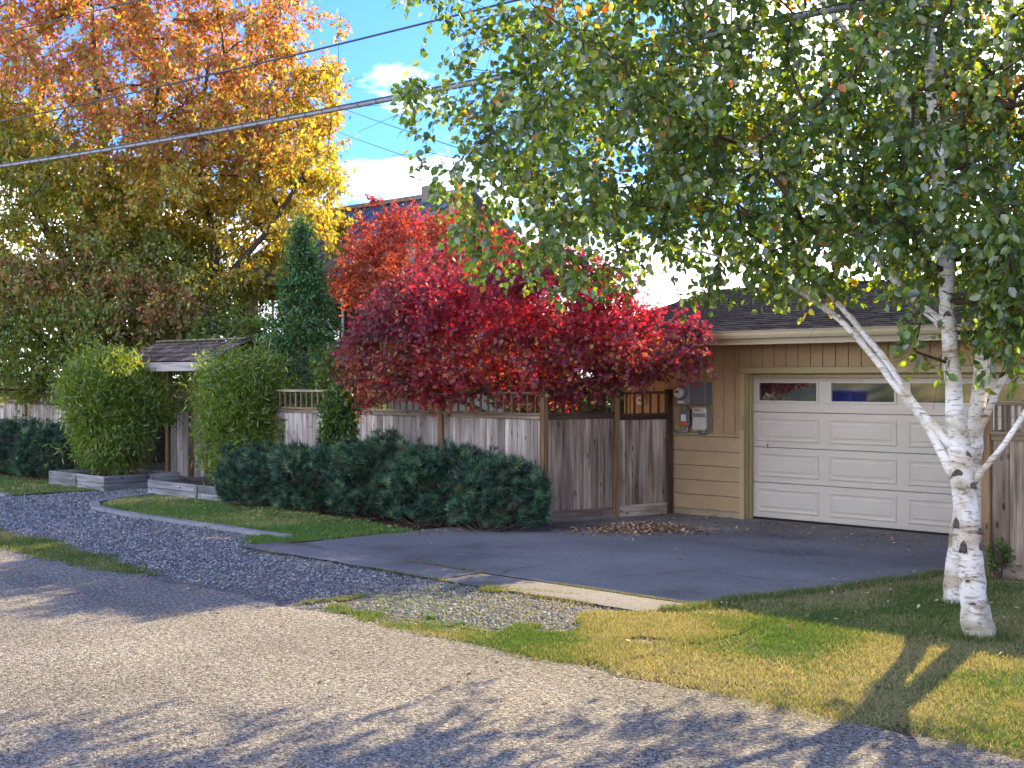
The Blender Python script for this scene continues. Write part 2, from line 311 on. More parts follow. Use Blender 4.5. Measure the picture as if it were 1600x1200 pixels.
def np_mesh(name, V, faces, mat, colors=None, smooth=False):
    """V (n,3); faces: int array (m,k)"""
    me = bpy.data.meshes.new(name); m, k = faces.shape
    me.vertices.add(len(V)); me.vertices.foreach_set('co', np.ascontiguousarray(V, dtype=np.float32).ravel())
    me.loops.add(m * k); me.loops.foreach_set('vertex_index', np.ascontiguousarray(faces, dtype=np.int32).ravel())
    me.polygons.add(m); me.polygons.foreach_set('loop_start', np.arange(0, m * k, k, dtype=np.int32))
    if smooth: me.polygons.foreach_set('use_smooth', np.ones(m, dtype=bool))
    if colors is not None:
        ca = me.color_attributes.new('Col', 'FLOAT_COLOR', 'POINT')
        c4 = np.ones((len(V), 4), np.float32); c4[:, :3] = colors; ca.data.foreach_set('color', c4.ravel())
    me.materials.append(M[mat]); me.update(calc_edges=True); return me

# value noise for patches
_rs = np.random.RandomState(7); _tab = _rs.rand(256, 256)
def vnoise(x, y, sc=1.0, oct=3, seed=0):
    x = np.asarray(x, float) * sc + seed * 17.3; y = np.asarray(y, float) * sc + seed * 9.1; r = 0; a = 1; tot = 0
    for o in range(oct):
        xi = np.floor(x).astype(int); yi = np.floor(y).astype(int); fx = x - xi; fy = y - yi
        fx = fx * fx * (3 - 2 * fx); fy = fy * fy * (3 - 2 * fy)
        t = lambda i, j: _tab[i % 256, j % 256]
        r = r + a * ((t(xi, yi) * (1 - fx) + t(xi + 1, yi) * fx) * (1 - fy) + (t(xi, yi + 1) * (1 - fx) + t(xi + 1, yi + 1) * fx) * fy)
        tot += a; a *= 0.5; x = x * 2.03; y = y * 2.03
    return r / tot

def norm(a): return a / np.maximum(np.linalg.norm(a, axis=-1, keepdims=True), 1e-9)
LEAF = {
    'diamond': (np.array([(0, 0, 0), (0.45, 0.5, 0.10), (1, 0, -0.05), (0.45, -0.5, 0.10)]), np.array([(0, 2, 1), (0, 3, 2)])),
    'oval': (np.array([(0, 0, 0), (0.25, 0.42, 0.1), (0.62, 0.40, 0.09), (1, 0, -0.08), (0.62, -0.40, 0.09), (0.25, -0.42, 0.1)]), np.array([(0, 3, 2, 1), (0, 5, 4, 3)])),
    'blade': (np.array([(0, 0.5, 0), (0, -0.5, 0), (1, 0, 0)]), np.array([(0, 1, 2)])),
}
def _maple():
    v = []; f = []
    for a, ln in ((0, 1.0), (0.85, 0.85), (-0.85, 0.85), (1.75, 0.55), (-1.75, 0.55)):
        k = len(v); d = np.array((math.cos(a), math.sin(a))); p = np.array((-d[1], d[0]))
        for q, z in (((0, 0), 0), (d * ln * 0.5 + p * 0.19, 0.04), (d * ln, -0.12), (d * ln * 0.5 - p * 0.19, 0.04)): v.append((q[0], q[1], z))
        f += [(k, k + 1, k + 2, k + 3)]
    return np.array(v), np.array(f)
LEAF['maple'] = _maple()
def _tuft(n=24, seed=1, up=0.25, w=0.042):
    r = np.random.RandomState(seed); v = []; f = []
    for i in range(n):
        a = r.rand() * 6.28; e = up + r.rand() * 0.9; d = np.array((math.cos(a) * math.cos(e), math.sin(a) * math.cos(e), math.sin(e)))
        p = np.cross(d, r.randn(3)); p /= np.linalg.norm(p); b = np.array((0, 0, (i / n) * 0.7 - 0.35)); k = len(v)
        ln = 0.8 + 0.3 * r.rand()
        for q in (b + p * w, b - p * w, b + d * ln): v.append((q[2], q[0], q[1]))
        f.append((k, k + 1, k + 2))
    return np.array(v), np.array(f)
LEAF['tuft'] = _tuft()
def leaf_arrays(pos, axis, nrm, ln, wd, kind):
    tv, tf = LEAF[kind]; n = len(pos)
    A = norm(axis); B = norm(np.cross(nrm, A)); Nn = np.cross(A, B)
    ln = np.broadcast_to(np.asarray(ln, float), (n,))[:, None, None]; wd = np.broadcast_to(np.asarray(wd, float), (n,))[:, None, None]
    V = pos[:, None, :] + A[:, None, :] * tv[None, :, 0:1] * ln + B[:, None, :] * tv[None, :, 1:2] * wd + Nn[:, None, :] * tv[None, :, 2:3] * wd
    Fc = tf[None] + (np.arange(n) * len(tv))[:, None, None]
    return V.reshape(-1, 3), Fc.reshape(-1, tf.shape[1])
def leaves(name, pos, axis, nrm, ln, wd, cols, kind, mat, parent=None):
    V, Fc = leaf_arrays(pos, axis, nrm, ln, wd, kind)
    me = np_mesh(name, V, Fc, mat, np.repeat(cols, len(LEAF[kind][0]), axis=0))
    return link(name, me, parent)

def palette(rs, n, cols, w, jit=0.18):
    c = np.array(cols)[rs.choice(len(cols), n, p=np.array(w) / sum(w))]
    return np.clip(c * (1 + jit * rs.randn(n, 1)) * (1 + 0.07 * rs.randn(n, 3)), 0.002, 0.95)

def in_ell(rs, n, ells, shell=0.45):
    """points in a union of ellipsoids (centre, radii in the camera's right/depth/up axes), denser to the outside"""
    w = np.array([e[1][0] * e[1][1] * e[1][2] for e in ells]); idx = rs.choice(len(ells), n, p=w / w.sum())
    d = norm(rs.randn(n, 3)); r = (shell + (1 - shell) * rs.rand(n)) ** 0.6
    c = np.array([e[0] for e in ells])[idx]; q = np.array([e[1] for e in ells])[idx]
    return c + d * r[:, None] * q
def camw(P): return np.stack([(P[:, 0] - P[:, 1]) * S, (P[:, 0] + P[:, 1]) * S, P[:, 2]], 1)

def edge_tubes(name, P, par, rad, mat, parent, sides=5, keep=None):
    idx = np.where(par >= 0)[0] if keep is None else keep
    a = P[par[idx]]; b = P[idx]; ra = rad[par[idx]]; rb = rad[idx]; ra = np.minimum(ra, rb * 1.35)
    d = norm(b - a); ref = np.where(np.abs(d[:, 2:3]) < 0.9, np.array([[0, 0, 1.0]]), np.array([[1.0, 0, 0]]))
    x = norm(np.cross(d, ref)); y = np.cross(d, x); ang = np.arange(sides) * 2 * np.pi / sides
    ring = x[:, None, :] * np.cos(ang)[None, :, None] + y[:, None, :] * np.sin(ang)[None, :, None]
    V = np.concatenate([a[:, None] - d[:, None] * ra[:, None, None] * 0.3 + ring * ra[:, None, None], b[:, None] + ring * rb[:, None, None]], 1)
    k = np.arange(sides); k2 = (k + 1) % sides; f = np.stack([k, k2, k2 + sides, k + sides], 1)
    Fc = f[None] + (np.arange(len(idx)) * sides * 2)[:, None, None]
    return link(name, np_mesh(name, V.reshape(-1, 3), Fc.reshape(-1, 4), mat, smooth=True), parent)

def grow(rs, limbs, att, step=0.3, up=0.25, wig=0.05, inner=0.35):
    """nodes of the limbs, then every attractor joins the nearest node; returns P, par, is_limb, radius guess, tip index"""
    P = []; par = []; lr = []
    for pts, rads, root in limbs:
        pts = np.array(pts, float); seg = np.linalg.norm(np.diff(pts, axis=0), axis=1); cum = np.r_[0, np.cumsum(seg)]
        n = max(2, int(cum[-1] / step) + 1); tt = np.linspace(0, cum[-1], n)
        q = np.stack([np.interp(tt, cum, pts[:, i]) for i in range(3)], 1); r = np.interp(tt, cum, rads)
        base = -1
        if root and P:
            base = int(np.argmin(np.linalg.norm(np.array(P) - q[0], axis=1)))
        for i in range(n):
            par.append(base if i == 0 else len(P) - 1); P.append(q[i]); lr.append(r[i])
    nl = len(P); P = np.array(P); buf = np.zeros((nl + len(att) * 40, 3)); buf[:nl] = P; cnt = nl
    par = list(par); dl = np.min(np.linalg.norm(att[:, None] - P[None], axis=2), axis=1); order = np.argsort(dl); tips = []
    for ai in order:
        a = att[ai]; dd = buf[:cnt] - a; dist = np.linalg.norm(dd, axis=1) + np.maximum(0, dd[:, 2]) * 0.6
        i = int(np.argmin(dist)); s = buf[i]; dvec = a - s; ln = np.linalg.norm(dvec)
        m = max(1, min(30, int(ln / step))); prev = i
        for k in range(1, m + 1):
            t = k / m; q = s + dvec * t + np.array((0, 0, up * ln * t * (1 - t))) + (rs.randn(3) * wig * ln * (1 - t) if k < m else 0)
            buf[cnt] = q; par.append(prev); prev = cnt; cnt += 1
        tips.append(prev)
    P = buf[:cnt]; par = np.array(par); w = np.zeros(cnt); w[tips] += 1
    for i in range(cnt - 1, -1, -1):
        if par[i] >= 0: w[par[i]] += w[i]
    rad = 0.006 * np.maximum(w, 1) ** 0.5
    lr = np.array(lr); rad[:nl] = lr
    for i in range(nl, cnt): rad[i] = min(rad[i], rad[par[i]] * 0.9)
    return P, par, nl, np.maximum(rad, 0.003), np.array(tips)

def twigs(rs, P, par, tips, per, length, droop, n_leaf, spread=1.0):
    """short twigs around every tip; returns twig segments and leaf positions"""
    T = P[tips]; back = norm(T - P[par[tips]]); n = len(T) * per
    base = np.repeat(T, per, 0); dirs = norm(np.repeat(back, per, 0) * 0.6 + spread * rs.randn(n, 3) * 0.7 + np.array((0, 0, -droop)))
    off = rs.rand(n, 1) * np.repeat(np.linalg.norm(T - P[par[tips]], axis=1), per)[:, None]
    base = base - np.repeat(back, per, 0) * off
    ln = length * (0.5 + rs.rand(n, 1)); end = base + dirs * ln + np.array((0, 0, -droop * 0.3)) * ln
    t = np.linspace(0.25, 1.0, n_leaf)[None, :, None]
    pos = base[:, None] + (end - base)[:, None] * t
    pos = (pos + rs.randn(*pos.shape) * 0.02).reshape(-1, 3); ax = np.repeat(dirs, n_leaf, 0)
    return base, end, pos, ax
def twig_mesh(name, a, b, r, mat, parent):
    n = len(a); P = np.concatenate([a, b]); par = np.r_[np.full(n, -1), np.arange(n)]; rad = np.full(2 * n, r); rad[n:] *= 0.5
    return edge_tubes(name, P, par, rad, mat, parent, sides=3)
#=== END OF HELPERS

# ================================================================== THE GROUND
rng = np.random.RandomState(11); random.seed(5)
def sheet(name, pts, z, mat, jit=0.0, seg=0.25, seed=0, rag=0.0):
    pts = [np.array(p, float) for p in pts]; q = []
    for i in range(len(pts)):
        a, b = pts[i], pts[(i + 1) % len(pts)]; d = np.linalg.norm(b - a); n = max(1, int(d / seg)) if d < 120 else 1
        for k in range(n): q.append(a + (b - a) * k / n)
    q = np.array(q)
    if jit: q = q + (np.stack([vnoise(q[:, 0], q[:, 1], 1.7, 3, seed), vnoise(q[:, 0], q[:, 1], 1.7, 3, seed + 5)], 1) - 0.5) * 2 * jit
    if rag: q = q + (np.stack([vnoise(q[:, 0], q[:, 1], 9, 2, seed + 1), vnoise(q[:, 0], q[:, 1], 9, 2, seed + 7)], 1) - 0.5) * 2 * rag
    me = bpy.data.meshes.new(name); me.from_pydata([(p[0], p[1], 0) for p in q], [], [tuple(range(len(q)))]); me.materials.append(M[mat])
    if me.polygons[0].normal.z < 0: me.flip_normals()
    o = link(name, me, None, (0, 0, z)); o['kind'] = 'structure'; return o, q
sheet('ground', [(-900, -900), (900, -900), (900, 900), (-900, 900)], 0.0, 'soil', seg=400)
sheet('road', [(-90, -1.4), (40, -1.4), (40, 7.05), (6, 7.05), (0, 7.1), (-5, 7.15), (-9, 7.15), (-11.5, 7.1), (-14, 7.05), (-20, 6.95), (-90, 6.9)], 0.014, 'asphalt', jit=0.16, seed=1, seg=0.09, rag=0.06)
GRAV = [(-60, 6.9), (-14, 6.95), (-9, 7.0), (-5.9, 7.0), (-6.2, 9.4), (-7.2, 9.6), (-13.9, 9.2), (-14.2, 10.1), (-19.8, 10.15), (-21.3, 11.4), (-21.5, 14.6), (-22.9, 14.6), (-22.9, 10.22), (-60, 10.2)]
sheet('gravel_strip', GRAV, 0.003, 'gravel_base')
LAWN_R = [(-9.2, 7.42), (-8, 7.4), (-5, 7.4), (0, 7.35), (14, 7.3), (14, 13.3), (-6.55, 13.3), (-7.0, 11.8), (-7.5, 10.0), (-7.3, 9.4), (-6.7, 8.9), (-6.6, 8.2), (-7.4, 7.8)]
sheet('lawn', LAWN_R, 0.006, 'grass_soil', jit=0.22, seed=3, seg=0.07, rag=0.07)
KERB = [(-21.25, 12.1), (-21.0, 11.3), (-20.5, 10.6), (-19.7, 10.22), (-18.5, 10.08), (-16.5, 10.1), (-14.25, 10.1)]
LAWN_L = [(-21.1, 12.2), (-20.9, 11.3), (-20.4, 10.7), (-19.6, 10.3), (-18.5, 10.16), (-16.5, 10.18), (-14.9, 10.18), (-14.55, 9.75), (-14.1, 9.42), (-13.85, 9.6), (-13.55, 11.6), (-15.5, 12.0), (-18.0, 12.2)]
sheet('lawn', LAWN_L, 0.024, 'grass_soil')
LAWN_F = [(-60, 10.28), (-22.95, 10.28), (-22.95, 12.3), (-60, 12.6)]
sheet('lawn', LAWN_F, 0.024, 'grass_soil')
VERGE = [(-40, 6.85), (-17, 6.95), (-13.2, 7.05), (-12.6, 7.2), (-14.2, 7.55), (-17, 7.75), (-20, 7.9), (-40, 8.0)]
sheet('verge', VERGE, 0.006, 'grass_soil', jit=0.1, seed=4)

# driveway: six slabs on a dark bed, open joints between them
drive = MB().add([(-13.95, 9.16, 0.014), (-6.95, 9.16, 0.014), (-6.45, 16.5, 0.014), (-13.6, 16.5, 0.014)], [(0, 1, 2, 3)]).build('driveway', 'joint')
drive['kind'] = 'structure'
uj = [(-13.98, -10.21), (-10.19, -6.9)]; vj = [(9.12, 9.735), (9.765, 16.55)]
for a, (u0, u1) in enumerate(uj):
    for b, (v0, v1) in enumerate(vj):
        uu0 = u0 + (0.0 if a else 0.30 * (b)) ; uu1 = u1 + (0.28 * b if a else 0)
        nu, nv = 24, (8 if b == 0 else 44); V = []; Fc = []
        for j in range(nv + 1):
            for i in range(nu + 1):
                y = v0 + (v1 - v0) * j / nv
                ur = float(np.interp(y, [9.1, 9.8, 11.5, 13.3, 14, 16.6], [-7.5, -7.3, -6.95, -6.62, -6.42, -6.36])) + (float(vnoise(y, 3.0, 2.2, 3, 4)) - 0.5) * 0.22 if a else uu1
                x = uu0 + (ur - uu0) * i / nu
                ed = 1 if i in (0, nu) or j in (0, nv) else 0
                jx = (float(vnoise(x, y, 3.1, 3, 8)) - 0.5) * 0.10 if (b == 0 and j == 0) else (float(vnoise(x, y, 4, 3, 8)) - 0.5) * 0.02 * ed
                V.append((x, y + jx, 0.036 - 0.006 * ed + (float(vnoise(x, y, 0.7, 2, 3)) - 0.5) * 0.012 - (0.004 if (a + b) % 2 else 0)))
        for j in range(nv):
            for i in range(nu): k = j * (nu + 1) + i; Fc.append((k, k + 1, k + nu + 2, k + nu + 1))
        rim = [j * (nu + 1) for j in range(nv + 1)]
        me = bpy.data.meshes.new('slab'); me.from_pydata(V, [], Fc); me.materials.append(M['concrete'])
        me.polygons.foreach_set('use_smooth', [True] * len(Fc)); link('slab', me, drive)

def strip(name, path, w, h, mat, z0=0.0):
    p = [Vector((q[0], q[1], 0)) for q in path]; V = []; Fc = []
    fine = []
    for i in range(len(p) - 1):
        for k in range(4): fine.append(p[i].lerp(p[i + 1], k / 4))
    fine.append(p[-1])
    for i, q in enumerate(fine):
        d = (fine[min(i + 1, len(fine) - 1)] - fine[max(i - 1, 0)]).normalized(); s = Vector((-d.y, d.x, 0)) * w / 2
        hh = h + (float(vnoise(q.x, q.y, 2, 2, 2)) - 0.5) * 0.012
        V += [(q - s)[:2] + (z0,), (q - s * 0.88)[:2] + (hh,), (q + s * 0.88)[:2] + (hh,), (q + s)[:2] + (z0,)]
    for i in range(len(fine) - 1):
        for k in range(3): a = i * 4 + k; Fc.append((a, a + 4, a + 5, a + 1))
    Fc += [(0, 1, 2, 3), tuple(len(V) - 4 + k for k in (3, 2, 1, 0))]
    o = MB().add(V, Fc).build(name, mat); o['kind'] = 'structure'; return o
strip('kerb', KERB, 0.16, 0.06, 'kerb')
strip('kerb', [(-45, 10.2), (-30, 10.2), (-22.95, 10.22)], 0.15, 0.05, 'kerb')

def inside(poly, x, y):
    poly = np.array(poly); r = np.zeros(len(x), bool); j = len(poly) - 1
    for i in range(len(poly)):
        xi, yi = poly[i]; xj, yj = poly[j]
        c = ((yi > y) != (yj > y)) & (x < (xj - xi) * (y - yi) / (yj - yi + 1e-12) + xi); r ^= c; j = i
    return r
def depth(u, v): return (v - u) * S
def in_view(u, v, m=60):
    Z = depth(u, v); X = (u + v) * S; x = 800 + X / np.maximum(Z, 0.1) * F; y = HOR + EYE * F / np.maximum(Z, 0.1)
    return (Z > 3) & (x > -m - 300) & (x < 1600 + m + 800) & (y < 1200 + 260)

def grass(name, label, polys, n, box_, z, seed, dens=None, lenr=(0.018, 0.048), shade=0, wr=0.006, gain=1.0):
    rs = np.random.RandomState(seed); x = rs.uniform(box_[0], box_[1], n * 5); y = rs.uniform(box_[2], box_[3], n * 5)
    k = in_view(x, y); x, y = x[k], y[k]
    ok = np.zeros(len(x), bool)
    for p in polys: ok |= inside(p, x + (vnoise(x, y, 2.0, 3, 3) - 0.5) * 0.5, y + (vnoise(x, y, 2.0, 3, 6) - 0.5) * 0.6 + 0.07 * rs.randn(len(x)))
    pr = 0.35 + 0.9 * vnoise(x, y, 5, 3, 12)
    if dens is not None: pr = pr * dens(x, y)
    # thin with distance, where single blades are far below a pixel
    ok &= rs.rand(len(x)) < pr * np.clip((13.0 / depth(x, y)) ** 1.0, 0, 1.2)
    x, y = x[ok][:n], y[ok][:n]; m = len(x); Z = depth(x, y)
    t = vnoise(x, y, 0.9, 4, 21) + 0.12 * rs.randn(m) + shade + 0.03
    c = np.where((t < 0.46)[:, None], palette(rs, m, [(0.055, 0.13, 0.022), (0.095, 0.17, 0.03)], [1, 1]),
        np.where((t < 0.56)[:, None], palette(rs, m, [(0.17, 0.20, 0.045), (0.23, 0.22, 0.065)], [1, 1]), palette(rs, m, [(0.29, 0.265, 0.135), (0.24, 0.25, 0.09), (0.36, 0.31, 0.19)], [1, 1, 1])))
    c = c * gain
    ax = np.stack([rs.randn(m) * 0.55, rs.randn(m) * 0.55, np.full(m, 1.0) * (0.35 + 0.65 * rs.rand(m))], 1)
    sc = np.clip(Z / 9, 0.9, 2.2)
    return tag(leaves(name, np.stack([x, y, np.full(m, z)], 1), ax, rs.randn(m, 3), rs.uniform(*lenr, m) * sc ** 0.3, wr * sc, c, 'blade', 'grass'), label, 'grass', kind='stuff')
grass('grass', 'patchy green and straw coloured lawn grass around the two birch trunks', [[(p[0], p[1] - (0.28 if p[1] < 7.5 else 0)) for p in LAWN_R]], 330000, (-12, 13.8, 6.8, 13.5), 0.008, 1, shade=-0.025,
      dens=lambda x, y: np.clip(0.25 + 1.3 * vnoise(x, y, 1.6, 3, 31), 0.2, 1))
grass('grass', 'short green lawn grass inside the curved kerb before the pine shrubs', [LAWN_L], 60000, (-21.5, -13.3, 9.2, 12.5), 0.024, 2, shade=-0.16, gain=1.5)
grass('grass', 'strip of green lawn grass before the timber planter and dark left shrub', [LAWN_F], 16000, (-40, -22.8, 10.2, 12.7), 0.024, 3, shade=-0.14, gain=1.5)
grass('grass', 'yellowish grass verge between the asphalt road and the gravel', [VERGE], 40000, (-26, -12.3, 6.8, 8.1), 0.01, 4, shade=-0.02, dens=lambda x, y: np.clip(1.5 * vnoise(x, y, 1.2, 3, 41), 0, 1))
MIX = [(-10.0, 7.2), (-6.3, 7.2), (-6.4, 9.5), (-9.0, 9.25), (-10.2, 9.12), (-10.0, 8.3)]
grass('grass', 'tufts of yellow green grass growing through the gravel before the driveway', [MIX], 70000, (-13.6, -6.2, 7.1, 9.9), 0.012, 5, shade=-0.05,
      dens=lambda x, y: np.where(vnoise(x, y, 0.9, 3, 51) + 0.10 * (np.abs(y - 8.2) - 0.45) + 0.03 * (x + 8.2) > 0.47, 1.0, 0.03))
# blades leaning over the driveway's edge
rs = np.random.RandomState(79); n = 9000; yy = rs.uniform(9.3, 13.4, n); xx = np.interp(yy, [9.1, 9.8, 11.5, 13.3], [-7.5, -7.3, -6.95, -6.62]) + (vnoise(yy, np.full(n, 3.0), 2.2, 3, 4) - 0.5) * 0.22 + 0.02 + rs.randn(n) * 0.05
tag(leaves('grass', np.stack([xx, yy, np.full(n, 0.012)], 1), np.stack([-0.4 + rs.randn(n) * 0.6, rs.randn(n) * 0.6, np.ones(n)], 1), rs.randn(n, 3), rs.uniform(0.04, 0.09, n), 0.008,
    palette(rs, n, [(0.06, 0.13, 0.025), (0.12, 0.17, 0.035), (0.28, 0.23, 0.11)], [2, 2, 1]), 'blade', 'grass'), 'ragged grass leaning over the right edge of the driveway', 'grass', kind='stuff')
# longer blades round the birch feet
rs = np.random.RandomState(78); n = 2600; wh = rs.rand(n) < 0.55; an = rs.rand(n) * 6.283; rd = 0.13 + np.abs(rs.randn(n)) * 0.07
bx = np.where(wh, G(1530, 1000)[0], G(1490, 945)[0]) + np.cos(an) * rd; by = np.where(wh, G(1530, 1000)[1], G(1490, 945)[1]) + np.sin(an) * rd
tag(leaves('grass', np.stack([bx, by, np.full(n, 0.008)], 1), np.stack([rs.randn(n) * 0.5, rs.randn(n) * 0.5, np.ones(n)], 1), rs.randn(n, 3), rs.uniform(0.04, 0.12, n), 0.007,
    palette(rs, n, [(0.06, 0.13, 0.025), (0.12, 0.17, 0.035), (0.28, 0.23, 0.11)], [2, 2, 1]), 'blade', 'grass'), 'longer uncut grass ringing the feet of the birch trunks', 'grass', kind='stuff')
# cracks in the slabs
def crack(pts, seed):
    rc = random.Random(seed); p = [np.array(q, float) for q in pts]; fine = []
    for a_, b_ in zip(p[:-1], p[1:]):
        n_ = max(2, int(np.linalg.norm(b_ - a_) / 0.09))
        for k in range(n_): fine.append(a_ + (b_ - a_) * k / n_ + np.array((rc.gauss(0, 0.016), rc.gauss(0, 0.016))))
    fine.append(p[-1]); V = []
    for i, q in enumerate(fine):
        d = fine[min(i + 1, len(fine) - 1)] - fine[max(i - 1, 0)]; d = d / np.linalg.norm(d); s = np.array((-d[1], d[0])) * rc.uniform(0.003, 0.010) * min(1, 4 * min(i, len(fine) - 1 - i) / len(fine) + 0.1)
        V += [(*(q - s), 0.0465), (*(q + s), 0.0465)]
    MB().add(V, [(2 * i, 2 * i + 2, 2 * i + 3, 2 * i + 1) for i in range(len(fine) - 1)]).build('crack', 'joint', drive)
for i, q in enumerate((((1100, 892), (1190, 905), (1290, 912), (1360, 905)), ((560, 850), (700, 862), (820, 872), (905, 868)), ((1120, 850), (1230, 868), (1420, 872)), ((760, 905), (800, 890), (870, 880)), ((930, 905), (1010, 898), (1100, 892)))):
    crack([G(a_, b_, 0.04)[:2] for a_, b_ in q], i)
# blades squeezing out of the driveway joint
rs = np.random.RandomState(77); n = 5000; xx = rs.uniform(-13.6, -7.2, n); yy = np.where(rs.rand(n) < 0.6, 9.75, 9.1) + rs.randn(n) * 0.025
kk = vnoise(xx, yy, 1.3, 2, 5) > 0.5; xx, yy = xx[kk], yy[kk]; n = len(xx)
tag(leaves('grass', np.stack([xx, yy, np.full(n, 0.018)], 1), np.stack([rs.randn(n) * 0.6, rs.randn(n) * 0.6, np.ones(n)], 1), rs.randn(n, 3), rs.uniform(0.02, 0.05, n), 0.007,
    palette(rs, n, [(0.10, 0.12, 0.025), (0.2, 0.17, 0.06)], [1, 1]), 'blade', 'grass'), 'thin line of weeds along the driveway joint', 'grass', kind='stuff')

# gravel stones
rs = np.random.RandomState(9); n = 150000; x = rs.uniform(-32, -6.0, n); y = rs.uniform(6.9, 14.4, n)
ok = inside(GRAV, x, y) & in_view(x, y); 
ok &= ~(inside(VERGE, x, y) & (rs.rand(n) < 0.9))
ok &= ~(inside(LAWN_R, x, y) & (rs.rand(n) < 0.9))
edge = np.clip((y - 7.0 - 0.35 * vnoise(x, y, 1.5, 3, 61)) / 0.25, 0.03, 1)
ok &= rs.rand(n) < np.clip((14 / depth(x, y)) ** 1.2, 0, 1) * np.where(inside(MIX, x, y), np.where(vnoise(x, y, 0.9, 3, 51) + 0.10 * (np.abs(y - 8.2) - 0.45) + 0.03 * (x + 8.2) > 0.47, 0.3, 1.0), 1.0) * edge
x, y = x[ok], y[ok]; n = len(x); ov = np.array([(1, 0, 0), (0.1, 1, 0), (-0.9, 0.15, 0), (0, -1, 0), (0.15, 0.1, 0.75), (-0.5, -0.4, 0.45), (0.4, -0.5, 0.5)])
of = np.array([(0, 1, 4), (1, 2, 4), (2, 5, 4), (2, 3, 5), (3, 6, 5), (5, 6, 4), (3, 0, 6), (0, 4, 6)])
sz = rs.uniform(0.008, 0.019, n) * np.clip(depth(x, y) / 13, 1, 1.6); an = rs.rand(n) * 6.283
V = ov[None] * (1 + 0.35 * rs.randn(n, 7, 3)) * sz[:, None, None]
ca, sa = np.cos(an)[:, None], np.sin(an)[:, None]
V = np.stack([V[..., 0] * ca - V[..., 1] * sa, V[..., 0] * sa + V[..., 1] * ca, np.maximum(V[..., 2], 0)], 2) + np.stack([x, y, np.full(n, 0.005)], 1)[:, None]
cs = palette(rs, n, [(0.23, 0.222, 0.215), (0.16, 0.156, 0.154), (0.33, 0.315, 0.30), (0.12, 0.117, 0.117)], [3, 3, 2, 2], 0.2)
go = link('gravel', np_mesh('gravel', V.reshape(-1, 3), (of[None] + (np.arange(n) * 7)[:, None, None]).reshape(-1, 3), 'stone', np.repeat(cs, 7, 0)))
tag(go, 'loose grey gravel stones filling the roadside parking strip', 'gravel', kind='stuff')

# the bank on the other side of the street (it is what the garage windows mirror)
V = []; Fc = []; us = np.linspace(-90, 40, 66); vsb = [-1.45, -2.6, -4.5, -7, -10, -16, -30]; hs = [0.0, 0.25, 0.9, 1.7, 2.5, 3.2, 3.6]
for a in us:
    for b, h in zip(vsb, hs): V.append((a, b, 0.015 + h * (0.8 + 0.4 * float(vnoise(a, b, 0.4, 3, 2))) if h else 0.006))
for i in range(len(us) - 1):
    for j in range(6): k = i * 7 + j; Fc.append((k, k + 1, k + 8, k + 7))
bk = MB().add(V, Fc, True).build('bank', 'grass_soil'); bk['kind'] = 'structure'

# ================================================================== THE GARAGE
gar = thing('garage', 'tan garage with cream panel door and dark shingle roof behind the driveway', 'garage', (0, 0, 0))
WV = 16.20; DU0, DU1, DH = -11.30, -6.42, 2.13; GU0, GU1, GB = -13.62, -5.0, 22.0; ZL = 1.25
def gbox(name, mat, a, b, bev=0, par=gar): return box(name, mat, par, a, b, bev)
# walls behind the cladding
gbox('wall', 'siding', (GU0, WV + 0.03, 0.05), (DU0 - 0.12, WV + 0.15, 2.72))
gbox('wall', 'siding', (DU1 + 0.12, WV + 0.03, 0.05), (GU1, WV + 0.15, 2.72))
gbox('wall', 'siding', (DU0 - 0.12, WV + 0.03, DH + 0.12), (DU1 + 0.12, WV + 0.15, 2.72))
gbox('wall', 'siding', (GU0, WV + 0.15, 0.05), (GU0 + 0.12, GB, 2.72)); gbox('wall', 'siding', (GU1 - 0.12, WV + 0.15, 0.05), (GU1, GB, 2.72))
gbox('wall', 'siding', (GU0, GB, 0.05), (GU1, GB + 0.12, 2.72))
gbox('foundation', 'foundation', (GU0 + 0.01, WV - 0.004, 0.0), (DU0 - 0.10, WV + 0.028, 0.13)); gbox('foundation', 'foundation', (DU1 + 0.10, WV - 0.004, 0.0), (GU1, WV + 0.028, 0.13))
# grooved vertical siding: one plank after the other
def planks(u0, u1, z0, z1, w=0.203):
    u = u0
    while u < u1 - 0.02:
        e = min(u + w, u1); o = gbox('plank', 'siding', (u + 0.005, WV + 0.004 + random.uniform(0, 0.002), z0), (e - 0.005, WV + 0.029, z1), 0.003); u = e
planks(GU0 + 0.09, DU0 - 0.125, ZL + 0.035, 2.66); planks(DU0 - 0.12, DU1 + 0.12, DH + 0.155, 2.66); planks(DU1 + 0.125, GU1, ZL + 0.035, 2.66)
# lap boards below the ledge
for (u0, u1) in ((GU0 + 0.09, DU0 - 0.10), (DU1 + 0.10, GU1)):
    for k in range(5):
        z0 = 0.13 + k * 0.222; m = MB(); y0, y1 = WV - 0.034, WV - 0.020
        m.add([(0, y0, 0), (u1 - u0, y0, 0), (u1 - u0, y1, 0.212), (0, y1, 0.212), (0, WV + 0.026, 0), (u1 - u0, WV + 0.026, 0), (u1 - u0, WV + 0.026, 0.212), (0, WV + 0.026, 0.212)],
              [(0, 1, 2, 3), (4, 7, 6, 5), (0, 4, 5, 1), (3, 2, 6, 7), (0, 3, 7, 4), (1, 5, 6, 2)])
        m.build('lap_board', 'siding', gar, (u0, 0, z0))
    gbox('ledge', 'trim', (u0, WV - 0.045, ZL - 0.005), (u1, WV + 0.028, ZL + 0.032), 0.005)
gbox('corner_board', 'trim', (GU0 - 0.02, WV - 0.012, 0.02), (GU0 + 0.085, WV + 0.028, 2.66), 0.004)
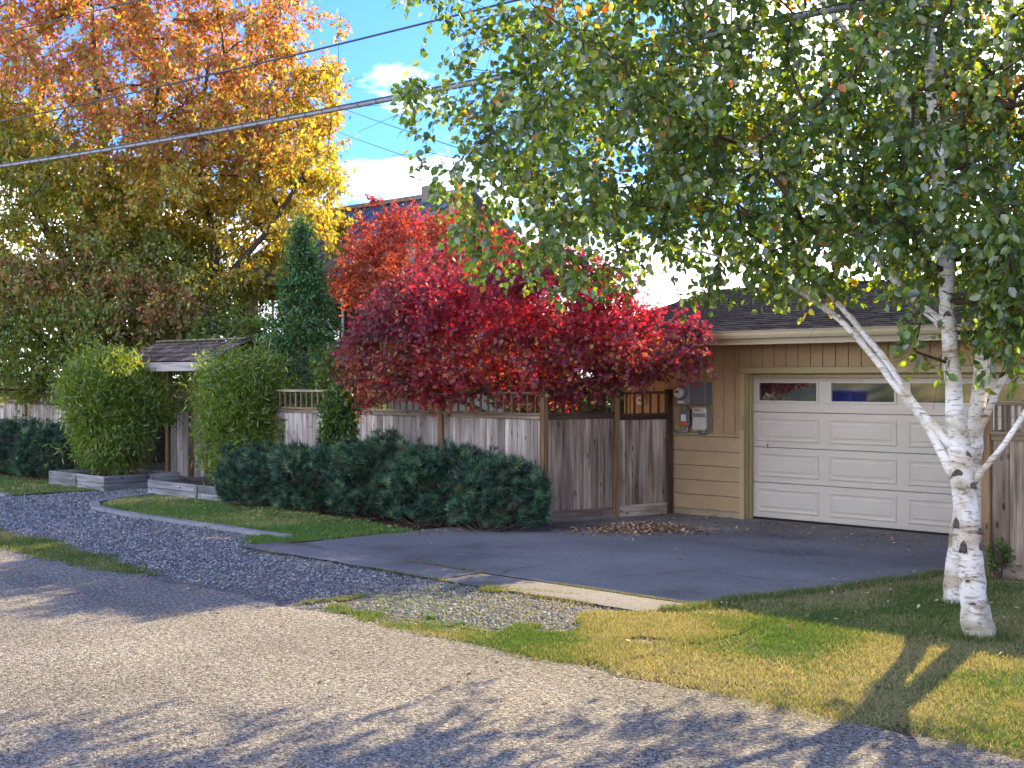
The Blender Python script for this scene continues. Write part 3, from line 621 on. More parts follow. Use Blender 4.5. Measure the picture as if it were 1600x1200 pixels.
# door casing, jambs and stops
gbox('door_casing', 'trim', (DU0 - 0.10, WV - 0.034, 0.02), (DU0 - 0.012, WV + 0.028, DH + 0.06), 0.004)
gbox('door_casing', 'trim', (DU1 + 0.012, WV - 0.034, 0.02), (DU1 + 0.10, WV + 0.028, DH + 0.06), 0.004)
gbox('door_casing', 'trim', (DU0 - 0.10, WV - 0.034, DH + 0.063), (DU1 + 0.10, WV + 0.028, DH + 0.15), 0.004)
gbox('door_jamb', 'trim', (DU0 - 0.045, WV + 0.030, 0.02), (DU0 - 0.003, WV + 0.24, DH + 0.05)); gbox('door_jamb', 'trim', (DU1 + 0.003, WV + 0.030, 0.02), (DU1 + 0.045, WV + 0.24, DH + 0.05))
gbox('door_jamb', 'trim', (DU0 - 0.045, WV + 0.030, DH + 0.052), (DU1 + 0.045, WV + 0.24, DH + 0.10))
gbox('door_stop', 'trim', (DU0, WV + 0.10, 0.02), (DU0 + 0.022, WV + 0.165, DH + 0.045), 0.003)
gbox('door_stop', 'trim', (DU0 + 0.025, WV + 0.10, DH - 0.005), (DU1 - 0.025, WV + 0.165, DH + 0.045), 0.003)
gbox('threshold', 'rubber', (DU0 + 0.03, WV + 0.155, 0.036), (DU1 - 0.03, WV + 0.21, 0.058))

# sectional door: four sections, raised panels, a row of windows
DV = WV + 0.17
door = link('garage_door', None, gar, (DU0, DV, 0.0)); SH = 0.52; PW = (DU1 - DU0) / 4
tag(door, 'cream sectional garage door with raised panels and a row of windows')
def raised(w, h):
    lv = [(0.0, 0.0), (0.012, 0.012), (0.028, 0.013), (0.045, 0.003), (0.070, 0.003), (0.088, 0.011)]; m = MB(); V = []; Fc = []
    for ins, pr in lv: V += [(ins, -pr, ins), (w - ins, -pr, ins), (w - ins, -pr, h - ins), (ins, -pr, h - ins)]
    for i in range(len(lv) - 1):
        for k in range(4): a = i * 4 + k; b = i * 4 + (k + 1) % 4; Fc.append((a, b, b + 4, a + 4))
    k = (len(lv) - 1) * 4; Fc.append((k, k + 1, k + 2, k + 3)); m.add(V, Fc); return m.mesh('raised_panel', 'door')
rp = raised(PW - 0.16, 0.36)
for r in range(4):
    z0 = 0.06 + r * SH
    if r < 3:
        box('section', 'door', door, (0.006, 0, z0 + 0.004), (DU1 - DU0 - 0.006, 0.045, z0 + SH - 0.004), 0.004)
        for c in range(4): link('raised_panel', rp, door, (c * PW + 0.08, -0.001, z0 + 0.085))
    else:                                    # window section: rails and stiles round four openings
        W_ = DU1 - DU0; wz0, wz1 = z0 + 0.14, z0 + 0.46
        box('section', 'door', door, (0.006, 0, z0 + 0.004), (W_ - 0.006, 0.045, wz0), 0.003)
        box('section_rail', 'door', door, (0.006, 0, wz1), (W_ - 0.006, 0.045, z0 + SH + 0.02), 0.003)
        for c in range(5):
            a = max(0.006, c * PW - 0.09); b = min(W_ - 0.006, c * PW + 0.09); box('stile', 'door', door, (a, 0.0015, wz0 + 0.001), (b, 0.0435, wz1 - 0.001))
        for c in range(4):
            a, b = c * PW + 0.092, (c + 1) * PW - 0.092; m = MB(); t = 0.028
            m.box(0, 0, 0, b - a, 0.03, t); m.box(0, 0, wz1 - wz0 - t - 0.004, b - a, 0.03, wz1 - wz0 - 0.004); m.box(0, 0.001, t + 0.001, t, 0.029, wz1 - wz0 - t - 0.005); m.box(b - a - t, 0.001, t + 0.001, b - a, 0.029, wz1 - wz0 - t - 0.005)
            m.build('window_frame', 'door', door, (a, -0.012, wz0 + 0.002))
            box('pane', 'pane', door, (a + 0.02, 0.010, wz0 + 0.02), (b - 0.02, 0.016, wz1 - 0.02))
box('rust_streak', 'rust', door, (0.27, -0.006, 1.075), (0.278, -0.0005, 1.16)); box('rust_streak', 'rust', door, (0.262, -0.006, 1.118), (0.2685, -0.0005, 1.15))
# keypad on the casing
kp = thing('door_keypad', 'small beige opener box on the left garage door casing', 'keypad', (DU0 - 0.075, WV - 0.064, 1.36))
box('housing', 'trim', kp, (0, 0, 0), (0.055, 0.028, 0.20), 0.006); box('cover', 'siding', kp, (0.006, -0.008, 0.012), (0.049, -0.001, 0.188), 0.003)

# roof: deck, soffit, fascia, gutter, courses of shingles
EV, EZ, RV, RU0, RU1 = 15.55, 2.80, 19.05, -14.15, -4.2; PIT = math.atan2(0.875, RV - EV)
roof = link('roof', None, gar, (RU0, EV, EZ), (PIT, 0, 0)); RL = (RV - EV) / math.cos(PIT)
box('deck', 'shingle', roof, (0, 0.02, -0.05), (RU1 - RU0, RL, -0.012))
MB().add([(RU0, RV + 0.002, EZ + 0.875 - 0.05), (RU1, RV + 0.002, EZ + 0.875 - 0.05), (RU1, 2 * RV - EV, EZ - 0.05), (RU0, 2 * RV - EV, EZ - 0.05), (RU0, RV + 0.002, EZ + 0.865), (RU1, RV + 0.002, EZ + 0.865), (RU1, 2 * RV - EV, EZ - 0.012), (RU0, 2 * RV - EV, EZ - 0.012)],
         [(0, 3, 2, 1), (4, 5, 6, 7), (0, 1, 5, 4), (1, 2, 6, 5), (2, 3, 7, 6), (3, 0, 4, 7)]).build('rear_roof', 'shingle', gar)
gbox('soffit', 'trim', (RU0, EV + 0.06, 2.665), (RU1, WV + 0.02, 2.70)); gbox('fascia', 'gutter', (RU0, EV + 0.03, 2.60), (RU1, EV + 0.055, 2.79))
for s, u in ((1, GU0 + 0.06), (1, GU1 - 0.06)):
    MB().add([(u - 0.055, WV + 0.16, 2.72), (u + 0.055, WV + 0.16, 2.72), (u + 0.055, GB - 0.1, 2.72), (u - 0.055, GB - 0.1, 2.72), (u - 0.055, RV, 3.5), (u + 0.055, RV, 3.5)],
             [(0, 3, 4), (1, 5, 2), (0, 4, 5, 1), (4, 3, 2, 5), (0, 1, 2, 3)]).build('gable', 'siding', gar)
m = MB(); prof = [(0, 0), (-0.03, -0.004), (-0.085, -0.01), (-0.105, 0.03), (-0.11, 0.07), (-0.125, 0.095), (-0.118, 0.10), (-0.095, 0.085), (-0.09, 0.05), (-0.02, 0.02), (-0.012, 0.09), (0, 0.09)]
V = [(u, y, z) for u in (0, RU1 - RU0) for y, z in prof]; k = len(prof)
m.add(V, [(i, (i + 1) % k, (i + 1) % k + k, i + k) for i in range(k)] + [tuple(range(k - 1, -1, -1)), tuple(range(k, 2 * k))]); m.build('gutter', 'gutter', gar, (RU0, EV + 0.026, 2.695))
EX = 0.14; tabw = 0.31; nrow = int(RL / EX); sh_m = []
for k in range(4):
    w = tabw - 0.012 - 0.006 * k; sh_m.append(MB().add([(0, 0, 0.004), (w, 0, 0.004), (w, EX + 0.05, -0.006), (0, EX + 0.05, -0.006), (0.002, 0, 0.013), (w - 0.002, 0, 0.012), (w, EX + 0.05, -0.002), (0, EX + 0.05, -0.002)],
        [(0, 3, 2, 1), (4, 5, 6, 7), (0, 1, 5, 4), (1, 2, 6, 5), (2, 3, 7, 6), (3, 0, 4, 7)]).mesh('shingle', 'shingle'))
rest = MB(); cntS = 0; cand = []
for r in range(nrow):
    off = (0.0, 0.16, 0.08, 0.24)[r % 4]
    for c in range(int((RU1 - RU0) / tabw) + 1):
        u = c * tabw - off + random.uniform(-0.008, 0.008)
        if u < 0 or u > RU1 - RU0 - tabw: continue
        cand.append((u, r, RU0 + u))
vis = sorted(cand, key=lambda q: (not (-11.9 < q[2] < -6.8), q[1], q[0]))
for i, (u, r, U) in enumerate(vis):
    k = random.randrange(4); lift = random.uniform(0, 0.003); y = r * EX - 0.02 + random.uniform(-0.004, 0.004)
    if i < 300: link('shingle', sh_m[k], roof, (u, y, lift))
    else: rest.add([(a.co.x + u, a.co.y + y, a.co.z + lift) for a in sh_m[k].vertices], [tuple(p.vertices) for p in sh_m[k].polygons])
o = rest.build('shingle_field', 'shingle', roof); o['kind'] = 'stuff'
for i in range(int((RU1 - RU0) / 0.25)):
    MB().add([(0, -0.13, -0.02), (0.245, -0.13, -0.02), (0.245, 0, 0.012), (0, 0, 0.012), (0.245, 0.13, -0.02), (0, 0.13, -0.02)], [(0, 1, 2, 3), (3, 2, 4, 5)]).build('ridge_cap', 'shingle', gar, (RU0 + i * 0.25, RV, EZ + 0.89 + random.uniform(0, 0.004)))

# ---- boxes on the garage wall
def wall(px, py, v=WV):
    tx = (px - 800) / F; Z = v / (S * (1 + tx)); p = C(tx * Z, Z); return p[0], EYE + (HOR - py) / F * Z
def face_box(t, px0, py0, px1, py1, dep, mat, name='cabinet', base=0.0, bev=0.006):
    u0, z1 = wall(px0, py0); u1, z0 = wall(px1, py1); o = box(name, mat, t, (u0 - t.location.x, -dep - base, z0 - t.location.z), (u1 - t.location.x, -base, z1 - t.location.z), bev); return u0, u1, z0, z1
def wthing(name, label, cat, px, py):
    u, z = wall(px, py); return thing(name, label, cat, (u, WV, z))
mt = wthing('electric_meter', 'grey meter cabinet with round glass meter and red sticker on tan wall', 'meter', 1070, 632)
u0, u1, z0, z1 = face_box(mt, 1064, 598, 1086, 632, 0.14, 'light_metal')
cx = (u0 + u1) / 2 - mt.location.x - 0.02; cz = (z0 + z1) / 2 + 0.01 - mt.location.z
MB().tube([(cx, -0.139, cz), (cx, -0.175, cz)], [0.105, 0.105], 20).build('meter_ring', 'grey_metal', mt)
MB().tube([(cx, -0.176, cz), (cx, -0.23, cz), (cx, -0.25, cz)], [0.085, 0.083, 0.06], 20).build('meter_dome', 'meter_glass', mt)
box('display', 'black', mt, (cx - 0.03, -0.256, cz + 0.005), (cx + 0.03, -0.2505, cz + 0.03))
box('sticker', 'red_label', mt, (cx - 0.055, -0.1435, z1 - mt.location.z - 0.065), (cx + 0.055, -0.1405, z1 - mt.location.z - 0.03))
box('sticker', 'white_label', mt, (cx - 0.06, -0.1435, z0 - mt.location.z + 0.02), (cx + 0.05, -0.1405, z0 - mt.location.z + 0.055))
bc = wthing('breaker_cabinet', 'dark grey electrical cabinet beside the round meter on tan wall', 'cabinet', 1099, 632)
u0, u1, z0, z1 = face_box(bc, 1087, 597, 1112, 632, 0.15, 'grey_metal')
box('cover', 'grey_metal', bc, (u0 - bc.location.x + 0.012, -0.158, z0 - bc.location.z + 0.012), (u1 - bc.location.x - 0.012, -0.151, z1 - bc.location.z - 0.015), 0.003)
mid = (u0 + u1) / 2 - bc.location.x
box('sticker', 'red_label', bc, (mid - 0.06, -0.1615, z1 - bc.location.z - 0.06), (mid + 0.04, -0.1585, z1 - bc.location.z - 0.035)); box('latch', 'light_metal', bc, (mid + 0.02, -0.166, 0.13), (mid + 0.035, -0.1585, 0.145))
m = MB(); m.tube([(mid, -0.06, z1 - bc.location.z), (mid, -0.06, 2.63 - bc.location.z)], 0.018, 8); m.build('conduit', 'siding', bc)
ds = wthing('disconnect_box', 'small dark disconnect switch box with orange label under the meter', 'electrical box', 1072, 666)
u0, u1, z0, z1 = face_box(ds, 1069, 640, 1084, 665, 0.13, 'grey_metal')
w = u1 - u0; o_ = u0 - ds.location.x; zz0 = z0 - ds.location.z
box('sticker', 'orange_label', ds, (o_ + 0.02, -0.1335, zz0 + 0.01), (o_ + w - 0.03, -0.1305, zz0 + 0.06)); box('sticker', 'white_label', ds, (o_ + 0.04, -0.1335, zz0 + 0.07), (o_ + w - 0.05, -0.1305, zz0 + 0.17)); 
for k in range(3): box('print_line', 'black', ds, (o_ + 0.035, -0.1352, zz0 + 0.02 + k * 0.012), (o_ + w - 0.05 - 0.02 * (k % 2), -0.1338, zz0 + 0.024 + k * 0.012))
box('handle', 'black', ds, (o_ + w + 0.001, -0.10, zz0 + 0.09), (o_ + w + 0.03, -0.06, zz0 + 0.18), 0.004)
MB().tube([(o_ + w / 2, -0.06, zz0 + 0.245), (o_ + w / 2, -0.06, zz0 + 0.32)], 0.022, 8).build('conduit', 'grey_metal', ds)
MB().tube([(o_ + w * 0.6, -0.06, zz0 + 0.0), (o_ + w * 0.6, -0.06, zz0 - 0.07), (o_ + w * 0.5, -0.06, zz0 - 0.09), (o_ - 0.12, -0.06, zz0 - 0.10)], [0.02, 0.02, 0.028, 0.028], 8).build('conduit', 'light_metal', ds)
MB().tube([(o_ - 0.10, -0.06, zz0 - 0.10), (o_ - 0.45, -0.06, zz0 - 0.10)], 0.012, 8).build('conduit', 'grey_metal', ds)
bx_ = wthing('charger_box', 'beige rounded plastic box with grey band low on tan wall', 'wall box', 1098, 674)
u0, u1, z0, z1 = face_box(bx_, 1087, 636, 1108, 673, 0.11, 'beige_plastic', 'body', bev=0.025)
o_ = u0 - bx_.location.x; w = u1 - u0; h = z1 - z0; zz0 = z0 - bx_.location.z
box('band', 'grey_plastic', bx_, (o_ + 0.004, -0.114, zz0 + h * 0.58), (o_ + w - 0.004, -0.02, zz0 + h * 0.74), 0.004); box('slot', 'black', bx_, (o_ + 0.05, -0.1135, zz0 + h * 0.86), (o_ + 0.16, -0.1105, zz0 + h * 0.90))
MB().tube([(o_ + w + 0.03, -0.05, zz0 + h + 0.03), (o_ + w + 0.03, -0.05, zz0 + h * 0.8), (o_ + w + 0.07, -0.06, zz0 + h * 0.5), (o_ + w + 0.06, -0.06, zz0 + 0.05), (o_ + w - 0.01, -0.06, zz0 - 0.05), (o_ + w * 0.4, -0.055, zz0 - 0.055), (o_ + w * 0.35, -0.05, zz0 + 0.01)], 0.015, 8).build('hose', 'grey_metal', bx_)
g2 = wthing('gas_gauge', 'small white gauge with orange tag on the wall behind the fence lattice', 'gauge', 1005, 636)
MB().tube([(0, -0.001, 0.1), (0, -0.09, 0.1)], [0.075, 0.07], 14).build('body', 'white_label', g2); box('face', 'grey_plastic', g2, (-0.03, -0.098, 0.09), (0.03, -0.0905, 0.125)); box('tag', 'orange_label', g2, (0.0, -0.012, 0.19), (0.12, -0.001, 0.27))

# ================================================================== FENCES
bm_cache = {}
def board_mesh(h, mat, w=0.132):
    k = (round(h, 3), mat, w)
    if k not in bm_cache: bm_cache[k] = MB().box(-w / 2, 0, 0, w / 2, 0.02, h, 0.003).mesh('board', mat)
    return bm_cache[k]
def post(t, x, h, mat='post_wood', w=0.095, y=0.0, top=0.0):
    return box('post', mat, t, (x - w / 2, y - w / 2, 0), (x + w / 2, y + w / 2, h), 0.006)
def fence(name, label, A, B, posts, mat, pmat='post_wood', rmat='rail_wood', pitch=0.138, zt=1.92, zr=1.58, group=None, zk=0.16, cat='fence', bal=0.165, phs=None):
    """A->B seen from the street; boards, kickboard, double rail, balusters and top rail between posts"""
    A = Vector((A[0], A[1], 0)); B = Vector((B[0], B[1], 0)); d = B - A; Ln = d.length
    t = thing(name, label, cat, A, math.atan2(d.y, d.x), group)
    for i, p in enumerate(posts): post(t, p, (phs[i] if phs else zt + 0.03), pmat)
    st = sorted(set([0.0] + list(posts) + [Ln]))
    for a, b in zip(st[:-1], st[1:]):
        a2 = a + (0.049 if a in posts else 0.0); b2 = b - (0.049 if b in posts else 0.0)
        if b2 - a2 < 0.1: continue
        box('kickboard', mat + '_h', t, (a2, -0.015, 0.012), (b2, 0.02, zk), 0.003)
        rm_ = rmat + '_h' if rmat == 'dark_wood' else rmat
        box('rail', rm_, t, (a2, -0.045, zr), (b2, 0.05, zr + 0.035), 0.004); box('rail', rm_, t, (a2, -0.022, zr - 0.062), (b2, -0.001, zr - 0.002), 0.003)
        box('top_rail', rm_, t, (a2, -0.03, zt - 0.04), (b2, 0.04, zt), 0.004)
        n = max(1, round((b2 - a2) / pitch)); w = (b2 - a2) / n; me = board_mesh(zr - zk - 0.004, mat)
        for k in range(n):
            o = link('board', me, t, (a2 + (k + 0.5) * w, random.uniform(0.0, 0.007), zk + 0.002)); o.scale = ((w - random.uniform(0.003, 0.010)) / 0.132, 1, 1)
            o.rotation_euler = (0, random.uniform(-0.003, 0.003), random.uniform(-0.02, 0.02))
        n = max(1, round((b2 - a2) / bal)); w = (b2 - a2) / n; mb = bm_cache.setdefault(('bal', zt, zr, rmat), MB().box(-0.014, -0.014, 0, 0.014, 0.014, zt - zr - 0.076, 0.002).mesh('baluster', 'dark_wood' if rmat == 'dark_wood' else 'baluster_wood'))
        for k in range(n):
            if k or a not in posts: link('baluster', mb, t, (a2 + k * w + (0.02 if k == 0 else 0), 0.005, zr + 0.0355))
    return t
FV = 13.70
fence('board_fence', 'grey weathered board fence with lattice top behind the long pine shrubs', (-20.9, FV), (-13.05, FV), [1.1, 3.45, 5.65, 7.85], 'fence_grey', phs=[1.96, 1.97, 1.97, 2.02])
fence('board_fence', 'grey weathered board fence beside the dark shrub left of the bamboo', (-42.0, FV), (-25.3, FV), [0.05, 2.5, 5.0, 7.4, 9.8, 12.2, 14.4], 'fence_grey')
a = Vector((-13.05, FV)); b = Vector((-12.66, WV - 0.05)); dl = (b - a); 
mid = a + dl * 0.565
fence('side_fence', 'brown board fence turning back from the corner post towards the garage', a + dl.normalized() * 0.06, mid, [(mid - a).length - 0.11], 'fence_brown', 'post_wood', 'dark_wood', phs=[1.97], zk=0.19)
fence('fence_gate', 'brown board gate in dark frame beside the tan garage wall', mid + dl.normalized() * 0.012, b, [(b - mid).length - 0.06], 'fence_brown', 'dark_wood', 'dark_wood', phs=[1.95], zk=0.2, cat='gate', zr=1.55)
fence('board_fence', 'brown board fence with lattice top behind the white birch trunks', (-6.36, 13.45), (6.0, 13.45), [0.06, 2.5, 5.0, 7.5, 10.0], 'fence_brown', 'post_wood', 'rail_wood', pitch=0.19, zt=1.87, zr=1.52)
fence('side_fence', 'brown board fence from the right lawn back to the garage corner', (-6.30, 13.52), (-6.30, 16.15), [2.5], 'fence_brown', 'post_wood', 'rail_wood', pitch=0.19, zt=1.87, zr=1.52)

# ---- entry gate with shake roof
GV = 14.35
eg = thing('entry_gate', 'wooden entry gate under a small shake roof between the bamboo clumps', 'gate', (-24.75, GV, -0.1))
for x in (0.25, 1.15, 2.95): post(eg, x, 2.36, 'post_wood', 0.12)
box('beam', 'post_wood', eg, (-0.05, -0.05, 2.362), (3.15, 0.05, 2.50), 0.004)
for (x0, x1) in ((0.315, 1.085), (1.215, 2.885)):
    lf = link('gate_leaf', None, eg, (x0, 0, 0)); w0 = x1 - x0
    box('rail', 'rail_wood', lf, (0, -0.03, 1.55), (w0, 0.03, 1.62)); box('rail', 'rail_wood', lf, (0, -0.03, 1.90), (w0, 0.03, 1.95)); box('rail', 'rail_wood', lf, (0, -0.02, 0.08), (w0, 0.02, 0.2))
    n = round(w0 / 0.135); me = board_mesh(1.345, 'fence_grey')
    for k in range(n): o = link('board', me, lf, ((k + 0.5) * w0 / n, random.uniform(-0.01, -0.004), 0.202)); o.scale = ((w0 / n - 0.006) / 0.132, 1, 1)
    mb = MB().box(-0.014, -0.014, 0, 0.014, 0.014, 0.276).mesh('baluster', 'baluster_wood')
    for k in range(int(w0 / 0.13)): link('baluster', mb, lf, (0.08 + k * 0.13, 0, 1.622))
for s in (-1, 1):
    sl = link('roof_slope', None, eg, (0, 0, 2.98), (R(-30) if s < 0 else R(30), 0, 0))
    # slope plane: local y runs from the ridge outwards
    y0, y1 = (-0.98, 0.0) if s < 0 else (0.0, 0.98)
    sl.rotation_euler = (R(26) * (1 if s < 0 else -1), 0, 0)
    box('deck', 'dark_wood', sl, (-0.10, y0, -0.06), (3.2, y1, -0.03))
    for r in range(5):
        x = -0.14
        while x < 3.2:
            w = random.uniform(0.11, 0.22); e = min(x + w, 3.26); L0 = 0.33; yy = -(0.985 - r * 0.205) if s < 0 else (0.985 - r * 0.205)
            th = random.uniform(0.012, 0.022); m = MB(); dy = L0 if s < 0 else -L0
            V = [(0, 0, 0.012), (e - x - 0.008, 0, 0.012), (e - x - 0.008, dy, -0.028), (0, dy, -0.028), (0, 0, 0.012 + th), (e - x - 0.008, 0, 0.012 + th), (e - x - 0.008, dy, -0.02), (0, dy, -0.02)]
            if abs(yy) < 0.33: V = [(p[0], p[1] * abs(yy) / L0, p[2]) for p in V]
            m.add(V, [(0, 3, 2, 1), (4, 5, 6, 7), (0, 1, 5, 4), (1, 2, 6, 5), (2, 3, 7, 6), (3, 0, 4, 7)]); m.build('shake', 'shake', sl, (x, yy + random.uniform(-0.012, 0.012), random.uniform(0, 0.004))); x = e
box('fascia', 'fascia', eg, (-0.12, -0.93, 2.36), (3.22, -0.885, 2.535), 0.004)
box('fascia', 'fascia', eg, (-0.12, 0.885, 2.36), (3.22, 0.93, 2.535), 0.004)
for x in (0.02, 1.15, 2.95):
    m = MB(); m.add([(x - 0.03, -0.86, 2.40), (x - 0.03, 0.86, 2.40), (x - 0.03, 0, 2.86), (x + 0.03, -0.86, 2.40), (x + 0.03, 0.86, 2.40), (x + 0.03, 0, 2.86)], [(0, 1, 2), (3, 5, 4), (0, 3, 4, 1), (1, 4, 5, 2), (2, 5, 3, 0)]); m.build('truss', 'post_wood', eg)
m = MB(); m.box(0, -0.09, 0, 3.36, 0.09, 0.03); m.build('ridge_board', 'shake', eg, (-0.14, 0, 2.985))

# ---- timber planters
def planter(label, u0, u1, v0, v1, h):
    t = thing('timber_planter', label, 'planter', (u0, v0, 0)); W_, D_ = u1 - u0, v1 - v0; hh = h / 2
    for k in range(2):
        z0 = 0.008 + k * hh; cuts = [0, W_ * (0.48 if k else 0.54), W_]
        for a, b in zip(cuts[:-1], cuts[1:]): box('plank', 'planter_wood', t, (a + 0.003, 0, z0), (b - 0.003, 0.045, z0 + hh - 0.006), 0.005); box('plank', 'planter_wood', t, (a + 0.003, D_ - 0.045, z0), (b - 0.003, D_, z0 + hh - 0.006), 0.005)
        for x in (0, W_ - 0.045):
            for a, b in ((0.047, D_ * 0.6), (D_ * 0.6, D_ - 0.047)): box('plank', 'planter_side', t, (x, a + 0.003, z0), (x + 0.045, b - 0.003, z0 + hh - 0.006), 0.005)
    for x, y in ((W_ * 0.5, -0.03), (W_ + 0.005, D_ * 0.6)): box('stake', 'planter_wood', t, (x, y, 0.0), (x + 0.04, y + 0.028, h - 0.02), 0.003)
    box('soil', 'soil', t, (0.05, 0.05, 0.01), (W_ - 0.05, D_ - 0.05, h - 0.07))
    return t
planter('grey timber planter box holding the rounder sunlit bamboo by the entry gate', -25.0, -22.75, 11.95, 13.55, 0.28)
planter('grey timber planter box with bamboo at the end of the pine shrubs', -21.5, -18.2, 12.15, 13.5, 0.28)

# ================================================================== PLANTS
def root_at(name, label, cat, base, group=None): return thing(name, label, cat, base, 0, group)
def settle(o, root): o.location = (-root.location[0], -root.location[1], -root.location[2]); return o
def view_keep(P, m=250):
    X = (P[:, 0] + P[:, 1]) * S; Z = (P[:, 1] - P[:, 0]) * S; x = 800 + X / Z * F; y = HOR - (P[:, 2] - EYE) / Z * F
    return (x > -m) & (x < 1600 + m) & (y > -m * 1.6)

def tree(name, label, base, limbs, att, seed, tw, leaf, cfun, bark, twig='twig', step=0.3, up=0.25, wig=0.05, cat='tree', crown_first=None, trim=None, jitter=0.02, thin_out=0.5):
    """limbs: polylines in world coordinates; tw = (twigs per tip, length, droop, leaves per twig, spread); leaf = (kind, len, width, droop, material)"""
    rs = np.random.RandomState(seed); root = root_at(name, label, cat, base)
    if trim is not None: att = att[trim(att)]
    P, par, nl, rad, tips = grow(rs, limbs, att, step, up, wig)
    m = MB()
    for pts, rads, rt in limbs:
        pts = [Vector(p) for p in pts]; q = []; rr = []
        for i in range(len(pts) - 1):
            n = 4
            for k in range(n):
                t = k / n; p0 = pts[max(i - 1, 0)]; p1 = pts[i]; p2 = pts[i + 1]; p3 = pts[min(i + 2, len(pts) - 1)]
                q.append(0.5 * ((2 * p1) + (p2 - p0) * t + (2 * p0 - 5 * p1 + 4 * p2 - p3) * t * t + (3 * p1 - p0 - 3 * p2 + p3) * t ** 3)); rr.append(rads[i] * (1 - t) + rads[i + 1] * t)
        q.append(pts[-1]); rr.append(rads[-1]); wr_ = random.Random(len(q) * 7 + seed)
        for i in range(2, len(q) - 1): q[i] = q[i] + Vector((wr_.gauss(0, 1), wr_.gauss(0, 1), wr_.gauss(0, 1))) * rr[i] * 0.07; rr[i] *= wr_.uniform(0.95, 1.06)
        m.tube(q, rr, 12)
    settle(m.build('trunk', bark, root), root)
    idx = np.arange(nl, len(P)); settle(edge_tubes('branches', P, par, rad, bark if bark != 'birch_bark' else 'twig', root, 5, idx), root)['kind'] = 'stuff'
    per, ln, dr, nlf, spr = tw; a, b, pos, ax = twigs(rs, P, par, tips, per, ln, dr, nlf, spr)
    settle(twig_mesh('twigs', a, b, 0.0035, twig, root), root)['kind'] = 'stuff'
    kind, ll, lw, ld, lm = leaf
    if trim is not None: k = trim(pos); pos, ax = pos[k], ax[k]
    k = view_keep(pos) | (rs.rand(len(pos)) < thin_out); pos, ax = pos[k], ax[k]
    n = len(pos); pos = pos + rs.randn(n, 3) * jitter
    axis = norm(ax * 0.5 + rs.randn(n, 3) * 0.65 + np.array((0, 0, -ld))); nr = rs.randn(n, 3) + np.array((0, 0, 0.7))
    sz = 0.75 + 0.5 * rs.rand(n)
    cr = leaves('crown', pos, axis, nr, ll * sz, lw * sz, cfun(rs, pos), kind, lm, root); settle(cr, root); cr['kind'] = 'stuff'
    return root

def proj(P):
    X = (P[:, 0] + P[:, 1]) * S; Z = (P[:, 1] - P[:, 0]) * S; return 800 + X / Z * F, HOR - (P[:, 2] - EYE) / Z * F
def clumpy(rs, P, sc, seed):           # smooth pseudo-random value per place in the crown
    return (vnoise(P[:, 0] + 40, P[:, 2] * 1.3 + 40, sc, 2, seed) + vnoise(P[:, 1] + 60, P[:, 2] + 50, sc, 2, seed + 3)) / 2

# ---- birches
def bp_(pts, Z, dz=0): return [D(x, y, Z + dz * i) for i, (x, y) in enumerate(pts)]
def birch_cols(rs, P):
    n = len(P); c = palette(rs, n, [(0.05, 0.11, 0.035), (0.085, 0.155, 0.037), (0.13, 0.20, 0.037), (0.19, 0.24, 0.042)], [3, 4, 3, 1.5])
    q = clumpy(rs, P, 1.6, 15); k = (q > 0.72) & (rs.rand(n) < 0.6); k |= rs.rand(n) < 0.015
    c[k] = palette(rs, int(k.sum()), [(0.42, 0.22, 0.03), (0.45, 0.14, 0.03), (0.40, 0.32, 0.05)], [3, 2, 2]); return c
rs = np.random.RandomState(3)
bA = D(1530, 1000, 10.6); bA = (bA[0], bA[1], 0.0)
tA = [(bA[0], bA[1], -0.05), D(1527, 985, 10.6), D(1521, 930, 10.6), D(1516, 850, 10.6), D(1505, 760, 10.62), D(1499, 700, 10.65), D(1490, 620, 10.7), D(1482, 520, 10.75), D(1477, 400, 10.8), D(1462, 230, 10.85), D(1455, 120, 10.9), D(1450, -40, 11), D(1440, -220, 11.1), D(1450, -420, 11.2), D(1440, -640, 11.2)]
rA = [0.92 * q for q in [0.165, 0.140, 0.118, 0.104, 0.106, 0.102, 0.078, 0.073, 0.070, 0.060, 0.056, 0.046, 0.036, 0.024, 0.008]]
limA = [(tA, rA, False),
  (bp_([(1490, 745), (1452, 672), (1402, 606), (1360, 552), (1312, 500), (1252, 457), (1190, 425), (1120, 400), (1040, 380)], 10.62, 0.16), [0.045, 0.034, 0.030, 0.028, 0.026, 0.022, 0.017, 0.012, 0.005], True),
  (bp_([(1490, 700), (1432, 636), (1384, 565), (1332, 500), (1292, 455), (1255, 400), (1215, 340), (1180, 270)], 10.65, 0.20), [0.04, 0.031, 0.028, 0.025, 0.021, 0.017, 0.012, 0.005], True),
  (bp_([(1480, 515), (1432, 470), (1385, 424), (1322, 340), (1255, 290), (1180, 240), (1090, 190), (980, 140)], 10.75, 0.12), [0.045, 0.036, 0.03, 0.026, 0.022, 0.018, 0.012, 0.005], True),
  (bp_([(1462, 235), (1400, 150), (1330, 60), (1250, -40), (1150, -140), (1040, -220)], 10.85, 0.25), [0.035, 0.028, 0.024, 0.02, 0.014, 0.006], True),
  (bp_([(1457, 130), (1484, 95), (1500, 37), (1512, -40), (1530, -200), (1540, -400)], 10.9, 0.05), [0.045, 0.04, 0.036, 0.03, 0.02, 0.008], True),
  (bp_([(1522, 752), (1541, 728), (1572, 690), (1604, 640), (1640, 580), (1690, 500)], 10.6, -0.12), [0.034, 0.026, 0.022, 0.02, 0.016, 0.007], True),
  (bp_([(1440, 10), (1380, -120), (1300, -260), (1200, -380)], 11, -0.3), [0.03, 0.024, 0.016, 0.006], True)]
